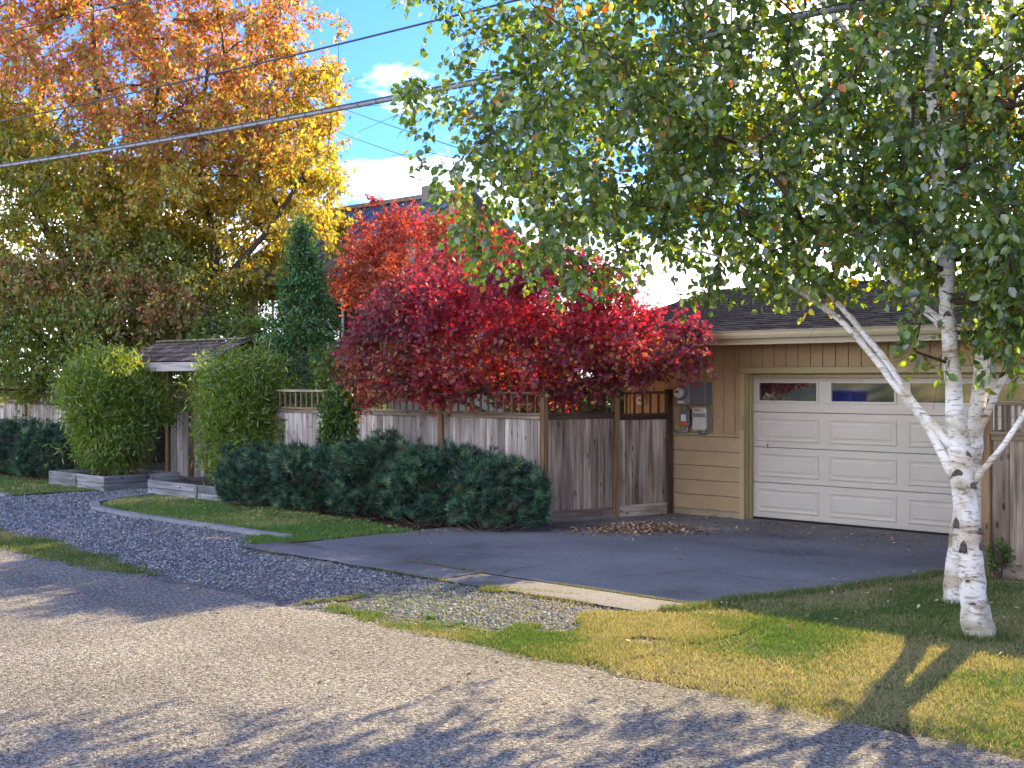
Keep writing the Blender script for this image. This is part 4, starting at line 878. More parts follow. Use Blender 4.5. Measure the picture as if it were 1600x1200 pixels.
def birch_trim(P):
    x, y = proj(P); low = np.interp(x, [560, 620, 700, 780, 900, 1050, 1180, 1260, 1330, 1400, 1480, 1600, 1750], [230, 330, 430, 470, 470, 485, 470, 500, 470, 560, 600, 640, 640]) + 25 * (np.random.RandomState(1).rand(len(P)) - 0.5)
    left = np.interp(y, [-600, -100, 0, 150, 300, 420], [700, 630, 618, 612, 655, 690])
    keep = (y < low) & (x > left)
    # keep the trunk and main left limbs readable
    keep &= ~((x > 1440) & (x < 1515) & (y > 395) & (y < 640) & (np.random.RandomState(2).rand(len(P)) < 0.75) & ((P[:, 1] - P[:, 0]) * S < 10.9))
    return keep
att = in_ell(rs, 800, [((2.6, 11.7, 6.0), (3.9, 2.9, 3.3)), ((0.8, 11.8, 4.4), (2.0, 2.0, 1.5)), ((4.0, 10.7, 3.6), (1.7, 1.4, 1.5)), ((2.6, 12.2, 3.7), (1.8, 1.6, 1.0)), ((1.3, 14.3, 4.7), (2.1, 1.6, 1.5)), ((4.2, 10.1, 3.2), (1.2, 0.9, 0.9))], 0.25)
att = camw(np.concatenate([att, in_ell(rs, 70, [((4.2, 10.2, 3.1), (1.3, 0.9, 0.85))], 0.1)])); att = att[att[:, 2] > 2.3]
tree('birch_tree', 'white barked birch with flared base, front one of the pair on the lawn', bA, limA, att, 31, (7, 0.36, 0.55, 9, 1.0), ('oval', 0.078, 0.060, 0.55, 'leaf_birch'), birch_cols, 'birch_bark', step=0.25, up=0.12, trim=birch_trim)
birchA = [o for o in col.objects if o.name == 'birch_tree'][0]
bB = D(1490, 945, 12.25); bB = (bB[0], bB[1], 0)
tB = [(bB[0], bB[1], -0.05), D(1491, 930, 12.25), D(1497, 860, 12.25), D(1508, 770, 12.2), D(1522, 700, 12.2), D(1530, 620, 12.2), D(1536, 540, 12.2), D(1548, 430, 12.2), D(1560, 300, 12.2), D(1575, 120, 12.2), D(1580, -100, 12.2), D(1590, -350, 12.2)]
rB = [0.92 * q for q in [0.13, 0.108, 0.10, 0.095, 0.09, 0.08, 0.078, 0.07, 0.06, 0.048, 0.03, 0.008]]
limB = [(tB, rB, False), (bp_([(1524, 690), (1545, 640), (1575, 575), (1620, 500), (1670, 420)], 12.2, -0.1), [0.04, 0.032, 0.026, 0.018, 0.006], True),
        (bp_([(1548, 440), (1590, 380), (1640, 300), (1700, 200)], 12.2, 0.1), [0.035, 0.028, 0.02, 0.006], True), (bp_([(1560, 300), (1520, 220), (1440, 120), (1340, 20)], 12.2, 0.3), [0.035, 0.028, 0.02, 0.006], True)]
attB = camw(in_ell(rs, 420, [((4.9, 12.6, 5.6), (2.2, 2.2, 3.2)), ((5.0, 12.0, 3.6), (1.4, 1.2, 1.1)), ((3.6, 14.0, 5.2), (2.0, 1.6, 2.4))], 0.2)); attB = attB[attB[:, 2] > 2.2]
tree('birch_tree', 'white birch with leaning trunk, rear one of the pair beside the driveway', bB, limB, attB, 32, (6, 0.36, 0.5, 8, 1.0), ('oval', 0.078, 0.060, 0.55, 'leaf_birch'), birch_cols, 'birch_bark', step=0.25, up=0.12, trim=birch_trim)
# branch scars on the front trunk
def scar(px, py, Z, r, w, h):
    c = Vector(D(px, py, Z)); toc = Vector((-c.x, -c.y, 0)).normalized(); rt = toc.cross(Vector((0, 0, 1))); V = []; Fc = []; rr = random.Random(px)
    n = 22
    for j, (k, e) in enumerate(((1.0, -0.010), (0.8, 0.004), (0.45, 0.007), (0.2, 0.001))):
        for i in range(n):
            a = 2 * math.pi * i / n; q = k * (0.85 + 0.3 * rr.random()); x = math.cos(a) * w * q; z = math.sin(a) * h * q - 0.5 * h * (x / w) ** 2 * 2
            bulge = r - math.sqrt(max(r * r - x * x, 1e-6)); V.append(c + toc * (r + e - bulge) - rt * x + Vector((0, 0, z)))
    for j in range(3):
        for i in range(n): i2 = (i + 1) % n; Fc.append((j * n + i, j * n + i2, (j + 1) * n + i2, (j + 1) * n + i))
    Fc.append(tuple(3 * n + i for i in range(n))); o = MB().add(V, Fc, True).build('branch_scar', 'birch_scar', birchA); settle(o, birchA)
for a in ((1508, 707, 10.65, 0.090, 0.05, 0.024), (1497, 737, 10.63, 0.094, 0.05, 0.028), (1520, 757, 10.62, 0.093, 0.035, 0.026), (1494, 815, 10.6, 0.094, 0.028, 0.045), (1532, 828, 10.6, 0.092, 0.03, 0.026), (1534, 850, 10.6, 0.094, 0.03, 0.04), (1505, 852, 10.6, 0.095, 0.035, 0.05), (1480, 490, 10.76, 0.068, 0.03, 0.02), (1478, 560, 10.72, 0.072, 0.018, 0.014), (1512, 905, 10.6, 0.104, 0.02, 0.012), (1520, 940, 10.6, 0.109, 0.025, 0.01)): scar(*a)

# ---- burgundy maple over the fence
def maple_cols(rs, P):
    n = len(P); x, y = proj(P); q = clumpy(rs, P, 1.1, 25); t = q + 0.10 * rs.randn(n)
    c = palette(rs, n, [(0.17, 0.03, 0.068), (0.23, 0.034, 0.075), (0.15, 0.036, 0.06)], [2, 2, 1])
    k = (t > 0.60) | (rs.rand(n) < 0.08); c[k] = palette(rs, int(k.sum()), [(0.44, 0.025, 0.06), (0.40, 0.06, 0.04)], [3, 1])
    br = (x < 640) & (rs.rand(n) < 0.55); c[br] = palette(rs, int(br.sum()), [(0.16, 0.055, 0.04), (0.13, 0.04, 0.045)], [1, 1])
    inner = (P[:, 2] < 2.75) & (rs.rand(n) < 0.30); c[inner] = palette(rs, int(inner.sum()), [(0.40, 0.16, 0.04), (0.42, 0.27, 0.06), (0.32, 0.09, 0.04)], [2, 1, 2]); return c
def maple_trim(P):
    v, u = P[:, 1], P[:, 0]; x, y = proj(P); rr = np.random.RandomState(4).rand(len(P))
    top = np.interp(x, [500, 540, 600, 660, 720, 800, 900, 980, 1050, 1110, 1140], [600, 520, 440, 402, 385, 378, 384, 415, 440, 500, 560])
    low = np.interp(x, [490, 520, 560, 620, 700, 800, 900, 960, 1000, 1060, 1140], [610, 640, 640, 625, 640, 625, 640, 610, 605, 592, 590])
    top = top + 46 * (vnoise(x / 46, x * 0 + 1, 1, 2, 3) - 0.45); low = low + 30 * (vnoise(x / 30, x * 0 + 5, 1, 2, 9) - 0.5)
    return ~((v > 15.35) & (u > -14.3) & (P[:, 2] < 3.9)) & (y > top - 14 * rr) & (y < low + 14 * rr)
rs = np.random.RandomState(5); mb0 = C(0.75, 20.5)
att = camw(in_ell(rs, 1050, [((-1.3, 21.9, 3.0), (1.9, 1.6, 1.1)), ((0.0, 20.1, 3.0), (2.9, 1.6, 1.35)), ((0.6, 19.3, 3.2), (1.3, 1.0, 0.95)), ((1.9, 18.7, 2.6), (1.35, 0.8, 0.65)), ((-1.9, 20.3, 2.4), (1.1, 1.2, 0.75)), ((0.3, 19.3, 2.3), (2.6, 1.0, 0.6))], 0.3)); att = att[att[:, 2] > 1.75]  # first ellipsoid: unseen rear crown, added to thicken the shade on the road
att = att[~((att[:, 1] > 15.2) & (att[:, 0] > -14.3))]
ml = [([mb0, C(0.7, 20.4, 0.6), C(0.55, 20.2, 1.1)], [0.11, 0.09, 0.08], False)]
for (x, z, h, r) in ((-1.6, 20.3, 2.7, 0.045), (-0.6, 19.7, 3.2, 0.05), (0.4, 20.2, 3.5, 0.05), (1.3, 19.4, 3.0, 0.045), (2.1, 18.7, 2.5, 0.04), (-0.9, 19.2, 2.3, 0.04), (-2.3, 20.6, 2.3, 0.035)):
    p0 = np.array(C(0.55, 20.2, 1.05)); p1 = np.array(C(x, z, h)); ml.append(([p0, p0 * 0.6 + p1 * 0.4 + np.array((0, 0, 0.12)), p1], [0.06, r, 0.015], True))
tree('maple_tree', 'low spreading burgundy maple leaning over the lattice fence beside garage', mb0, ml, att, 41, (8, 0.30, 0.12, 7, 1.1), ('maple', 0.055, 0.055, 0.35, 'leaf_red'), maple_cols, 'maple_bark', step=0.25, trim=maple_trim)

# ---- orange red maple behind
def maple2_cols(rs, P):
    n = len(P); t = clumpy(rs, P, 1.0, 35) + 0.1 * rs.randn(n); c = palette(rs, n, [(0.42, 0.10, 0.035), (0.34, 0.065, 0.03), (0.25, 0.045, 0.03)], [3, 2, 2])
    k = (P[:, 2] < 4.6) & (rs.rand(n) < 0.35); c[k] = palette(rs, int(k.sum()), [(0.55, 0.2, 0.04), (0.3, 0.1, 0.04)], [2, 1]); return c
def maple2_trim(P):
    x, y = proj(P); rr = np.random.RandomState(6).rand(len(P))
    top = np.interp(x, [490, 510, 560, 590, 610, 640, 670, 720, 760, 800], [345, 330, 322, 285, 280, 305, 325, 300, 330, 345]); return (y > top - 10 * rr) & (x > 505)
rs = np.random.RandomState(6); att = camw(in_ell(rs, 340, [((-1.9, 27.0, 4.6), (1.9, 1.4, 1.0)), ((-2.5, 27.0, 5.3), (0.6, 0.6, 0.75)), ((-0.8, 26.8, 4.7), (1.0, 1.0, 0.9)), ((-2.6, 27, 4.0), (1.3, 1.2, 0.7))], 0.3)); b0 = C(-1.8, 27.2)
ml = [([b0, C(-1.85, 27.1, 1.5), C(-1.9, 27.1, 2.6)], [0.12, 0.10, 0.08], False)]
for (x, z, h) in ((-3.2, 26.9, 4.4), (-2.5, 27, 5.4), (-1.6, 27.2, 5.0), (-0.5, 26.7, 4.9), (-1.3, 26.2, 4.3)): ml.append(([C(-1.9, 27.1, 2.55), C((x - 1.9) / 2, 27, (h + 2.6) / 2), C(x, z, h)], [0.06, 0.04, 0.012], True))
tree('maple_tree', 'bright orange red maple rising behind the burgundy maple before the house', b0, ml, att, 42, (8, 0.30, 0.1, 7, 1.1), ('maple', 0.052, 0.052, 0.3, 'leaf_red'), maple2_cols, 'maple_bark', trim=maple2_trim)

# ---- big yellow and orange tree
def gold_cols(rs, P):
    n = len(P); x, y = proj(P); t = clumpy(rs, P, 0.42, 45)
    heat = np.clip((360 - y) / 420, -0.4, 1) + 0.9 * (t - 0.5) + 0.10 * rs.randn(n); side = np.clip((x - 120) / 420, 0, 1)
    green = palette(rs, n, [(0.20, 0.26, 0.04), (0.28, 0.31, 0.045)], [1, 1]); yel = palette(rs, n, [(0.48, 0.37, 0.05), (0.42, 0.37, 0.055), (0.36, 0.35, 0.05)], [2, 2, 1])
    org = palette(rs, n, [(0.52, 0.24, 0.07), (0.50, 0.30, 0.07), (0.45, 0.18, 0.07)], [2, 2, 1]); red = palette(rs, n, [(0.46, 0.15, 0.085), (0.38, 0.15, 0.075)], [1, 1])
    c = np.where((heat + 0.50 * side > 0.24)[:, None], yel, green)
    c = np.where(((heat - 0.02 * side > 0.50) & (rs.rand(n) < 0.75))[:, None], org, c); c = np.where(((heat - 0.40 * side > 0.33) & (rs.rand(n) < 0.65))[:, None], red, c)
    k = rs.rand(n) < 0.08; c[k] = org[k]; k = rs.rand(n) < 0.22; c[k] = green[k]; return c
def gold_trim(P):
    x, y = proj(P); rr = np.random.RandomState(8).rand(len(P)); xr = np.interp(y, [-400, -20, 20, 60, 110, 170, 230, 300, 360, 460, 560], [470, 520, 535, 520, 535, 540, 562, 585, 560, 545, 500])
    return x < xr + 16 * rr + 60 * (vnoise(y / 38, y * 0 + 2, 1, 2, 5) - 0.6)
rs = np.random.RandomState(8)
att = camw(in_ell(rs, 1250, [((-9.4, 33.0, 8.6), (5.9, 4.6, 5.6)), ((-7.0, 32.4, 6.0), (3.6, 3.2, 2.8)), ((-11.5, 32.8, 6.4), (4.2, 3.2, 3.0)), ((-9, 33.5, 8), (5, 3, 4))], 0.35)); att = att[att[:, 2] > 3.2]
b0 = C(-9.0, 33.2); gl = [([b0, C(-9.0, 33.2, 1.2), C(-9.1, 33.1, 2.4)], [0.34, 0.28, 0.26], False)]
for (pts, r) in (([(-9.6, 33, 4.2), (-10.0, 33, 6.3), (-10.4, 33, 9.0), (-10.6, 33, 12)], 0.19), ([(-9.0, 32.6, 4.6), (-9.7, 32.4, 6.4), (-9.0, 32.4, 7.6), (-8.6, 32.4, 10.5)], 0.16), ([(-8.0, 32.4, 4.0), (-7.2, 32.0, 5.2), (-7.6, 32, 7.2), (-7.4, 32, 10)], 0.16),
                 ([(-7.6, 32.0, 3.6), (-6.8, 31.6, 4.6), (-5.6, 31.4, 6.0), (-4.8, 31.4, 7.4)], 0.12), ([(-10.4, 33, 4.0), (-12, 33, 6.4), (-13, 33, 9.5)], 0.15), ([(-11, 33.2, 4), (-13.6, 33, 6), (-15, 33, 8)], 0.12)):
    gl.append(([C(-9.05, 33.1, 2.3)] + [C(*p) for p in pts], [0.2, r, r * 0.75, r * 0.5, 0.02][:len(pts)] + [0.02], True))
tree('autumn_tree', 'tall yellow and orange autumn tree towering behind the bamboo and fence', b0, gl, att, 43, (10, 0.52, 0.0, 10, 0.6), ('diamond', 0.135, 0.075, 0.75, 'leaf_gold'), gold_cols, 'bark', step=0.45, up=0.3, trim=gold_trim, jitter=0.05)

# ---- dark bronze dogwood
def dog_cols(rs, P):
    n = len(P); t = (P[:, 2] * 2.2) % 1.0; c = palette(rs, n, [(0.12, 0.19, 0.035), (0.18, 0.24, 0.04), (0.27, 0.29, 0.05)], [3, 3, 1.5])
    k = (clumpy(rs, P, 0.8, 55) + 0.1 * rs.randn(n) + 0.08 * (P[:, 2] - 3.9) > 0.67); c[k] = palette(rs, int(k.sum()), [(0.32, 0.17, 0.09), (0.24, 0.19, 0.06), (0.36, 0.15, 0.09)], [2, 2, 1]); return c
rs = np.random.RandomState(9); att = in_ell(rs, 560, [((-9.8, 30.4, 3.9), (3.3, 1.9, 1.9)), ((-8.1, 29.8, 3.5), (1.9, 1.3, 1.3)), ((-11.3, 30, 2.9), (1.8, 1.4, 1.2))], 0.35)
att[:, 2] = np.floor(att[:, 2] / 0.36) * 0.36 + 0.1 * rs.rand(len(att)); att = camw(att); att = att[(att[:, 2] > 1.5)]
b0 = C(-10.0, 31.0); dl_ = [([b0, C(-10, 30.9, 1.0), C(-10, 30.7, 2.4), C(-9.9, 30.6, 4.0), C(-9.9, 30.5, 5.2)], [0.13, 0.11, 0.09, 0.06, 0.02], False)]
tree('dogwood_tree', 'dark green and bronze dogwood with layered branches behind the left fence', b0, dl_, att, 44, (9, 0.34, 0.05, 7, 1.1), ('oval', 0.10, 0.055, 0.75, 'leaf'), dog_cols, 'bark', step=0.35, up=0.02, jitter=0.04)

# ---- green cypress
def con_cols(rs, P):
    n = len(P); c = palette(rs, n, [(0.035, 0.115, 0.04), (0.055, 0.16, 0.045), (0.11, 0.22, 0.045)], [3, 3, 1.5]); k = rs.rand(n) < 0.02; c[k] = (0.25, 0.13, 0.04); return c
rs = np.random.RandomState(10); n = 560; h = 0.5 + 4.5 * rs.rand(n) ** 1.15; an = rs.rand(n) * 6.28; lay = 0.50 + 0.85 * vnoise(an * 1.7, h * 3.4, 1.5, 2, 4); h = np.round(h / 0.33) * 0.33 + rs.randn(n) * 0.045; rr = 2.0 * np.clip(1 - ((h - 0.5) / 4.6), 0.01, 1) ** 1.15 * (0.35 + 0.65 * rs.rand(n) ** 0.5) * lay
cx0, cz0 = -4.05, 25.4; att = camw(np.stack([cx0 + rr * np.cos(an), cz0 + rr * np.sin(an), h - 0.22 * rr], 1)); b0 = C(cx0, cz0)
tree('cypress_tree', 'dark green conical cypress between the entry gate and burgundy maple', b0, [([b0, C(cx0, cz0, 2.5), C(cx0, cz0, 5.0)], [0.12, 0.08, 0.012], False)], att, 45, (8, 0.21, 0.05, 9, 0.7), ('diamond', 0.085, 0.032, 0.15, 'needle'), con_cols, 'bark', step=0.3, up=0.05, jitter=0.025)

# ---- lime green shrubs and a dark evergreen backdrop behind the fence
def lime_cols(rs, P): return palette(rs, len(P), [(0.10, 0.17, 0.02), (0.16, 0.22, 0.03), (0.06, 0.12, 0.02)], [2, 1, 2])
def shrub(name, label, ells, base, seed, n, leaf, cf, tw=(6, 0.28, 0.0, 7, 1.1), bark='twig', cat='shrub', trim=None):
    rs = np.random.RandomState(seed); att = camw(in_ell(rs, n, ells, 0.35)); att = att[att[:, 2] > 0.15]; b = C(*base)
    return tree(name, label, b, [([b, C(base[0], base[1], 0.35)], [0.05, 0.04], False)], att, seed, tw, leaf, cf, bark, step=0.25, cat=cat, trim=trim)
shrub('leafy_shrub', 'bright lime green leafy shrub peeping over the gate roof', [((-6.1, 29.2, 2.7), (1.5, 0.9, 0.95))], (-6.1, 29.3, 0), 51, 150, ('oval', 0.09, 0.06, 0.3, 'leaf'), lime_cols)
shrub('leafy_shrub', 'yellow green leafy shrub behind the lattice below the maple edge', [((-3.0, 23.6, 1.9), (0.75, 0.6, 0.75))], (-3.0, 23.7, 0), 52, 110, ('oval', 0.08, 0.05, 0.3, 'leaf'), lime_cols)
def dark_cols(rs, P): return palette(rs, len(P), [(0.03, 0.06, 0.02), (0.045, 0.08, 0.022)], [1, 1])
for i, (X, Z, w, h, lab) in enumerate(((-14.5, 40, 3.2, 5.5, 'dark evergreen bush far behind the dogwood'), (-9.5, 41, 3.2, 5.0, 'dark evergreen bush behind the tall autumn tree trunk'), (-5.2, 39, 2.4, 4.6, 'dark evergreen bush behind the cypress beside the house'), (1.9, 29.5, 2.2, 3.7, 'dark evergreen bush behind the burgundy maple and garage end'))):
    shrub('evergreen_bush', lab, [((X, Z, h * 0.5), (w, 1.4, h * 0.52))], (X, Z, 0), 60 + i, 330, ('oval', 0.16, 0.10, 0.2, 'leaf'), dark_cols, (7, 0.5, 0, 7, 1.1))

# ---- bamboo clumps
def bamboo(label, ells, base, seed, n, sun=0.0, leafn=11):
    rs = np.random.RandomState(seed); root = root_at('bamboo_clump', label, 'bamboo', base, )
    P = in_ell(rs, n, ells, 0.35); st = rs.rand(n) < 0.24; P[st] += rs.randn(int(st.sum()), 3) * np.array((0.15, 0.15, 0.17)); P = camw(P); P = P[P[:, 2] > 0.35]; n = len(P)
    # culms
    m = MB(); k = 46; bx0, by0, _ = base
    for i in range(k):
        t = P[rs.randint(n)]; b = np.array((bx0 + rs.uniform(-0.7, 0.7), by0 + rs.uniform(-0.45, 0.45), 0.2)); q = b * 0.55 + t * 0.45 + np.array((0, 0, 0.3))
        m.tube([b, q, t], [0.007, 0.006, 0.003], 5)
    settle(m.build('culms', 'culm', root), root)
    per = leafn; base_ = np.repeat(P, per, 0); ctr = P.mean(0); outw = norm(base_ - np.array((ctr[0], ctr[1], ctr[2] - 0.5)))
    pos = base_ + rs.randn(len(base_), 3) * 0.085; N_ = len(pos)
    ax = norm(outw * 0.5 + rs.randn(N_, 3) * 0.7 + np.array((0, 0, -0.15))); nr = rs.randn(N_, 3) + np.array((0, 0, 1.2))
    c = palette(rs, N_, [(0.10, 0.18, 0.03), (0.15, 0.24, 0.035), (0.23, 0.28, 0.05), (0.38, 0.34, 0.11)], [4, 4, 2, 0.35]); sz = 0.7 + 0.6 * rs.rand(N_)
    o = leaves('foliage', pos, ax, nr, 0.14 * sz, 0.027 * sz, c, 'diamond', 'leaf', root); settle(o, root); o['kind'] = 'stuff'; return root
bamboo('rounded bamboo clump with sunlit edge in the left timber planter', [((-8.05, 25.9, 1.8), (0.9, 0.75, 0.8)), ((-7.85, 25.7, 0.95), (0.72, 0.6, 0.7)), ((-7.45, 26.2, 1.6), (0.72, 0.6, 0.55)), ((-8.1, 26.2, 2.3), (0.6, 0.5, 0.4))], (*C(-7.6, 25.8)[:2], 0.25), 71, 2600)
bamboo('upright bamboo clump with visible canes right of the entry gate', [((-4.95, 23.9, 1.9), (0.92, 0.7, 0.68)), ((-4.9, 23.6, 1.2), (0.80, 0.6, 0.7)), ((-4.55, 23.9, 2.2), (0.45, 0.5, 0.42)), ((-4.85, 23.3, 0.6), (0.6, 0.5, 0.4))], (*C(-4.85, 23.6)[:2], 0.25), 72, 1700)

# ---- climbing shrub on the fence, small weed by the right fence
shrub('fence_shrub', 'small glossy shrub poking through the lattice above the pine shrubs', [((-2.72, 20.6, 1.55), (0.30, 0.28, 0.42)), ((-2.75, 20.55, 1.25), (0.22, 0.2, 0.3))], (-2.7, 20.6, 0), 74, 90, ('oval', 0.075, 0.036, 0.2, 'leaf'), lambda rs, P: palette(rs, len(P), [(0.05, 0.11, 0.02), (0.08, 0.15, 0.025)], [1, 1]), (6, 0.12, 0.0, 7, 1.1))
shrub('garden_weed', 'little bright green plant at the foot of the right fence', [((5.08, 13.72, 0.2), (0.10, 0.09, 0.17))], (5.08, 13.72, 0), 75, 26, ('oval', 0.045, 0.024, 0.1, 'leaf'), lime_cols, (5, 0.07, 0.0, 5, 1.1), cat='plant')

# ---- mugo pine shrubs
def pine(label, cx_, cz_, rx, rz_, h, seed, n=1500, tilt=0):
    rs = np.random.RandomState(seed); b = C(cx_, cz_); root = root_at('pine_shrub', label, 'shrub', b, 'pine shrubs along the fence')
    d = norm(rs.randn(n, 3)); d[:, 2] = np.abs(d[:, 2]); r = (0.5 + 0.5 * rs.rand(n)) ** 0.45
    lump = 0.72 + 0.52 * vnoise(d[:, 0] * 2 + seed, d[:, 2] * 2.5 + d[:, 1] * 2, 1.6, 2, seed)
    sq = np.maximum(np.abs(d[:, 0]), np.maximum(np.abs(d[:, 1]), d[:, 2])) ** 0.5           # boxier than an ellipsoid
    Q = np.stack([cx_ + d[:, 0] / sq * r * lump * rx, cz_ + d[:, 1] / sq * r * lump * rz_, 0.12 + d[:, 2] / sq * r * lump * (h - 0.12) * 0.92], 1); P = camw(Q)
    out_ = norm(d * np.array((0.8, 0.8, 1)) + np.array((0, 0, 0.8))); outw = np.stack([(out_[:, 0] - out_[:, 1]) * S, (out_[:, 0] + out_[:, 1]) * S, out_[:, 2]], 1)
    ax = norm(outw + rs.randn(n, 3) * 0.3); c = palette(rs, n, [(0.035, 0.10, 0.055), (0.065, 0.16, 0.085), (0.16, 0.28, 0.15), (0.014, 0.04, 0.026)], [3, 2.2, 1.3, 3], 0.28)
    k = rs.rand(n) < 0.02; c[k] = (0.16, 0.09, 0.04); sz = 0.10 * (0.7 + 0.6 * rs.rand(n))
    o = leaves('needles', P, ax, rs.randn(n, 3), sz, sz, c, 'tuft', 'needle', root); settle(o, root); o['kind'] = 'stuff'
    m = MB(); b3 = np.array(b)
    for i in range(60):
        t = P[rs.randint(n)]; s = b3 + np.array((rs.uniform(-0.5, 0.5) * rx * S, rs.uniform(-0.5, 0.5) * rx * S * -1, 0.02)); q = s * 0.45 + t * 0.55 + np.array((0, 0, -0.08 - 0.1 * rs.rand())); m.tube([s, q, t], [0.014, 0.010, 0.005], 4)
    settle(m.build('stems', 'dead_twig', root), root); return root
def uvc(u, v): return ((u + v) * S, (v - u) * S)       # street axes -> camera right, depth
for i, (u, v, rx, rz_, h, lab, n) in enumerate(((-18.15, 12.35, 0.75, 0.62, 1.10, 'loose pine shrub beside the timber planter and bamboo', 1500), (-16.9, 12.65, 0.85, 0.75, 1.22, 'dense blue green pine shrub, second from the timber planter', 2300),
        (-15.5, 12.75, 0.85, 0.75, 1.30, 'dense blue green pine shrub, third from the timber planter', 2400), (-14.2, 12.75, 0.85, 0.75, 1.24, 'dense blue green pine shrub, second from the fence corner post', 2300), (-13.05, 12.8, 0.72, 0.62, 1.06, 'dark pine shrub at the corner post beside the driveway', 1500))):
    X, Z = uvc(u, v); pine(lab, X, Z, rx, rz_, h, 80 + i, n)
for i, (u, v, rx, rz_, h, lab) in enumerate(((-26.2, 12.7, 0.85, 0.75, 1.22, 'dark pine shrub beside the rounded bamboo planter'), (-27.9, 12.8, 0.95, 0.8, 1.28, 'dark pine shrub farther along the left fence'), (-29.8, 12.8, 0.95, 0.8, 1.25, 'dark pine shrub, third from the rounded bamboo along the left fence'))):
    X, Z = uvc(u, v); pine(lab, X, Z, rx, rz_, h, 90 + i, 1800)

# ---- fallen leaves
def fallen(name, label, x, y, z, seed, size=(0.03, 0.065), flat=0.3, cols=None):
    rs = np.random.RandomState(seed); n = len(x); an = rs.rand(n) * 6.28
    ax = np.stack([np.cos(an), np.sin(an), rs.randn(n) * flat], 1); nr = np.stack([rs.randn(n) * flat, rs.randn(n) * flat, np.ones(n)], 1); sz = rs.uniform(*size, n)
    c = palette(rs, n, cols or [(0.30, 0.17, 0.09), (0.42, 0.29, 0.18), (0.22, 0.11, 0.06), (0.5, 0.38, 0.26)], [3, 3, 2, 1])
    return tag(leaves(name, np.stack([x, y, z], 1), ax, nr, sz, sz * 0.62, c, 'oval', 'dry_leaf'), label, 'leaves', kind='stuff')
rs = np.random.RandomState(12); n = 1500; px = rs.uniform(0, 1, n); cxp, cyp, _ = G(1003, 828, 0.04)
ex = rs.randn(n) * 0.36; ey = rs.randn(n) * 0.20; hgt = 0.10 * np.exp(-(ex / 0.45) ** 2 - (ey / 0.26) ** 2)
xs = cxp + (ex - ey * 1.2) * S * 1.25; ys = cyp + (ex + ey * 1.2) * S * 1.25
fallen('leaf_pile', 'low heap of dry brown leaves swept up before the side gate', xs, ys, 0.042 + hgt * rs.rand(n), 13, (0.035, 0.07), 0.5)
n = 1100; xs = rs.uniform(-13.2, -6.6, n); ys = 16.1 - np.abs(rs.randn(n)) * 1.6; k = rs.rand(n) < 0.45 + 0.55 * (ys > 15.8); xs, ys = xs[k], ys[k]; k = xs > -13.0 + (ys - 13.7) * 0.16 + 0.05; xs, ys = xs[k], ys[k]
fallen('fallen_leaves', 'scattered dry leaves lying on the driveway before the garage', xs, ys, np.full(len(xs), 0.045), 14, (0.03, 0.06))
n = 420; xs = rs.uniform(-7.3, -3, n); ys = rs.uniform(7.8, 13.2, n); k = rs.rand(n) < np.clip((ys - 7.5) / 5, 0.15, 1); xs, ys = xs[k], ys[k]
fallen('fallen_leaves', 'scattered tan leaves lying in the grass around the birches', xs, ys, np.full(len(xs), 0.065), 15, (0.03, 0.06))
n = 170; xs = rs.uniform(-16, -4, n); ys = 7.6 - np.abs(rs.randn(n)) * 1.3; fallen('fallen_leaves', 'few brown leaves blown over the asphalt road and its edge', xs, ys, np.full(n, 0.024), 18, (0.03, 0.055))
n = 500; xs = rs.uniform(-20, -13.0, n); ys = 11.75 + rs.randn(n) * 0.25; fallen('fallen_leaves', 'dry leaves caught under the front of the pine shrubs', xs, ys, np.full(n, 0.05), 16, (0.03, 0.06))
n = 120; xs = rs.uniform(-20, -14, n); ys = rs.uniform(10.2, 11.8, n); fallen('fallen_leaves', 'few pale leaves dotted over the kerbed lawn', xs, ys, np.full(n, 0.06), 17, (0.03, 0.055))

# ================================================================== THE HOUSE BEHIND
hs_ = thing('house', 'olive house with blue grey standing seam metal roof behind the maples', 'house', (-30.5, 20.0, 0)); HW, HD, HZ = 6.0, 5.4, 5.0
box('wall', 'house_wall', hs_, (0, 0, 0), (HW, 0.2, HZ)); box('wall', 'house_wall', hs_, (0, HD - 0.2, 0), (HW, HD, HZ)); box('wall', 'house_wall', hs_, (0, 0.2, 0), (0.2, HD - 0.2, HZ)); box('wall', 'house_wall', hs_, (HW - 0.2, 0.2, 0), (HW, HD - 0.2, HZ))
for x in (0.0, HW - 0.2): MB().add([(x, 0, HZ), (x, HD, HZ), (x, HD / 2, HZ + 1.75), (x + 0.2, 0, HZ), (x + 0.2, HD, HZ), (x + 0.2, HD / 2, HZ + 1.75)], [(0, 2, 1), (3, 4, 5), (0, 3, 5, 2), (1, 2, 5, 4), (0, 1, 4, 3)]).build('gable', 'house_wall', hs_)
pit = math.atan2(1.75, HD / 2); SL = (HD / 2) / math.cos(pit) + 0.75
for s in (0, 1):
    rf = link('roof', None, hs_, (HW / 2, HD / 2, HZ + 1.85), (0, 0, math.pi * s)); 
    e = link('roof_panel', MB().box(-0.24, -SL, -0.05, 0.24, 0, 0.0).box(0.238, -SL, 0.0, 0.262, 0, 0.045).mesh('roof_panel', 'metal_roof'), rf, (-HW / 2 - 0.25, 0, 0), (pit, 0, 0))
    for k in range(1, int((HW + 0.8) / 0.5)): link('roof_panel', e.data, rf, (-HW / 2 - 0.25 + k * 0.5, 0, 0), (pit, 0, 0))
box('ridge_cap', 'chimney', hs_, (-0.5, HD / 2 - 0.14, HZ + 1.82), (HW + 0.5, HD / 2 + 0.14, HZ + 1.93)); box('fascia', 'metal_roof', hs_, (-0.45, -0.66, HZ - 0.42), (HW + 0.45, -0.62, HZ - 0.22))
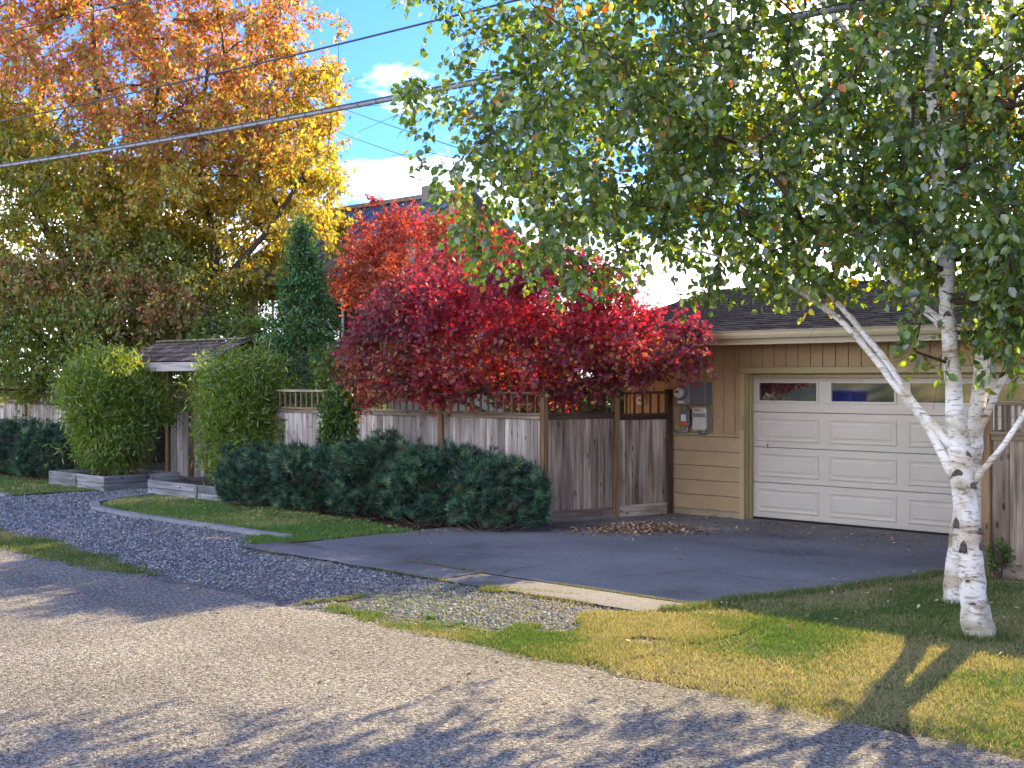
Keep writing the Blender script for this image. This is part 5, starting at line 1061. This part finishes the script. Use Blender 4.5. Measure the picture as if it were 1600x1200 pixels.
box('soffit', 'house_trim', hs_, (-0.45, -0.62, HZ - 0.32), (HW + 0.45, -0.002, HZ - 0.28)); box('chimney', 'chimney', hs_, (4.7, HD / 2 - 0.25, HZ + 1.2), (5.15, HD / 2 + 0.25, HZ + 2.12), 0.02); 
for (x, z, w, h) in ((0.8, 0.9, 1.6, 1.3), (3.8, 0.9, 1.6, 1.3), (0.9, 3.1, 1.4, 1.1), (3.9, 3.1, 1.4, 1.1)):
    wn = link('window', None, hs_, (x, 0, z)); m = MB(); m.box(-0.07, -0.04, -0.07, w + 0.07, -0.002, 0).box(-0.07, -0.04, h, w + 0.07, -0.002, h + 0.07).box(-0.07, -0.041, 0.001, 0, -0.003, h - 0.001).box(w, -0.041, 0.001, w + 0.07, -0.003, h - 0.001).box(w / 2 - 0.03, -0.039, 0.001, w / 2 + 0.03, -0.004, h - 0.001)
    m.build('frame', 'house_trim', wn); box('pane', 'pane', wn, (0.002, -0.018, 0.002), (w / 2 - 0.032, -0.012, h - 0.002)); box('pane', 'pane', wn, (w / 2 + 0.032, -0.018, 0.002), (w - 0.002, -0.012, h - 0.002))

# ================================================================== OVERHEAD WIRES
def wire_pts(V0, h0, p0, h1, p1, sag, u_lo=-70, u_hi=30):
    """level-ish wire along the street at v=V0 through two photo columns"""
    def u_at(px): tx = (px - 800) / F; Z = V0 / (S * (1 + tx)); return (tx * Z - Z) * S
    a, b = u_at(p0), u_at(p1); k = (h1 - h0) / (b - a); pts = []
    for i in range(101):
        u = u_lo + (u_hi - u_lo) * i / 100; pts.append((u, V0, h0 + k * (u - a) + sag * ((u - a) * (u - b))))
    return pts
V0 = 9.5
def hz(px, py): tx = (px - 800) / F; Z = V0 / (S * (1 + tx)); return EYE + (HOR - py) / F * Z
pts = wire_pts(V0, hz(0, 260), 0, hz(1030, 72), 1030, 0.0012)
cb_ = thing('overhead_cable', 'thick lashed grey overhead cable, lowest of the street lines', 'cable', pts[0]); k0 = cb_.location
rel = [tuple(Vector(p) - k0) for p in pts]; MB().tube(rel, 0.026, 8).build('sheath', 'cable_light', cb_)
MB().tube([(p[0], p[1], p[2] + 0.036) for p in rel], 0.009, 6).build('strand', 'cable', cb_)
lash = MB()
u = -46.0
while u < 2:
    t = (u + 70) / 100 * 100; i = int(t); f = t - i
    if i >= 100: break
    q = Vector(rel[i]).lerp(Vector(rel[min(i + 1, 100)]), f); lash.tube([(q.x - 0.02, q.y, q.z + 0.052), (q.x - 0.012, q.y - 0.034, q.z + 0.01), (q.x + 0.008, q.y - 0.028, q.z - 0.022), (q.x + 0.02, q.y, q.z - 0.032)], 0.004, 4); u += 0.34
lash.build('lashing', 'cable', cb_)
for (lab, a, b, r) in (('thin dark overhead wire, middle one of the street lines', (0, 190), (660, 37), 0.012), ('thin dark overhead wire, topmost of the street lines', (0, 51), (220, 0), 0.011)):
    p = wire_pts(V0, hz(*a), a[0], hz(*b), b[0], 0.0010); o = MB().tube(p, r, 6).build('overhead_wire', 'cable'); tag(o, lab, 'wire')
for lab, a, b in (('upper fine service wire crossing the sky gap beside the yellow crown', (545, 170, 40), (760, 245, 24)), ('lower fine service wire crossing the sky gap above the metal roof', (560, 215, 40), (760, 285, 24))):
    p0, p1 = Vector(D(*a)), Vector(D(*b)); p0 = p0 + (p0 - p1) * 0.8; o = MB().tube([p0.lerp(p1, i / 12) + Vector((0, 0, -0.25 * (i / 12) * (1 - i / 12))) for i in range(13)], 0.010, 5).build('service_wire', 'cable'); tag(o, lab, 'wire')

# ---- wheeled bin across the street, seen in the garage window
bn = thing('recycling_bin', 'blue wheeled recycling bin on the bank, mirrored in a garage window', 'bin', (-21.5, -3.2, 0.42), R(0))
m = MB(); m.add([(-0.45, -0.35, 0.08), (0.45, -0.35, 0.08), (0.45, 0.35, 0.08), (-0.45, 0.35, 0.08), (-0.62, -0.48, 1.25), (0.62, -0.48, 1.25), (0.62, 0.48, 1.25), (-0.62, 0.48, 1.25)], [(0, 3, 2, 1), (0, 1, 5, 4), (1, 2, 6, 5), (2, 3, 7, 6), (3, 0, 4, 7), (4, 5, 6, 7)]); m.build('body', 'bin_blue', bn)
box('lid', 'bin_blue', bn, (-0.68, -0.54, 1.252), (0.68, 0.54, 1.36), 0.03)
MB().add([(0.30, 0.4415, 0.85), (0.37, 0.4492, 0.92), (0.30, 0.457, 0.99), (0.23, 0.4492, 0.92)], [(0, 1, 2, 3)]).build('diamond_mark', 'white_label', bn, (0, 0.006, 0))
for x in (-0.36, 0.36): MB().tube([(x - 0.04, -0.36, 0.1), (x + 0.04, -0.36, 0.1)], 0.1, 14).build('wheel', 'rubber', bn)
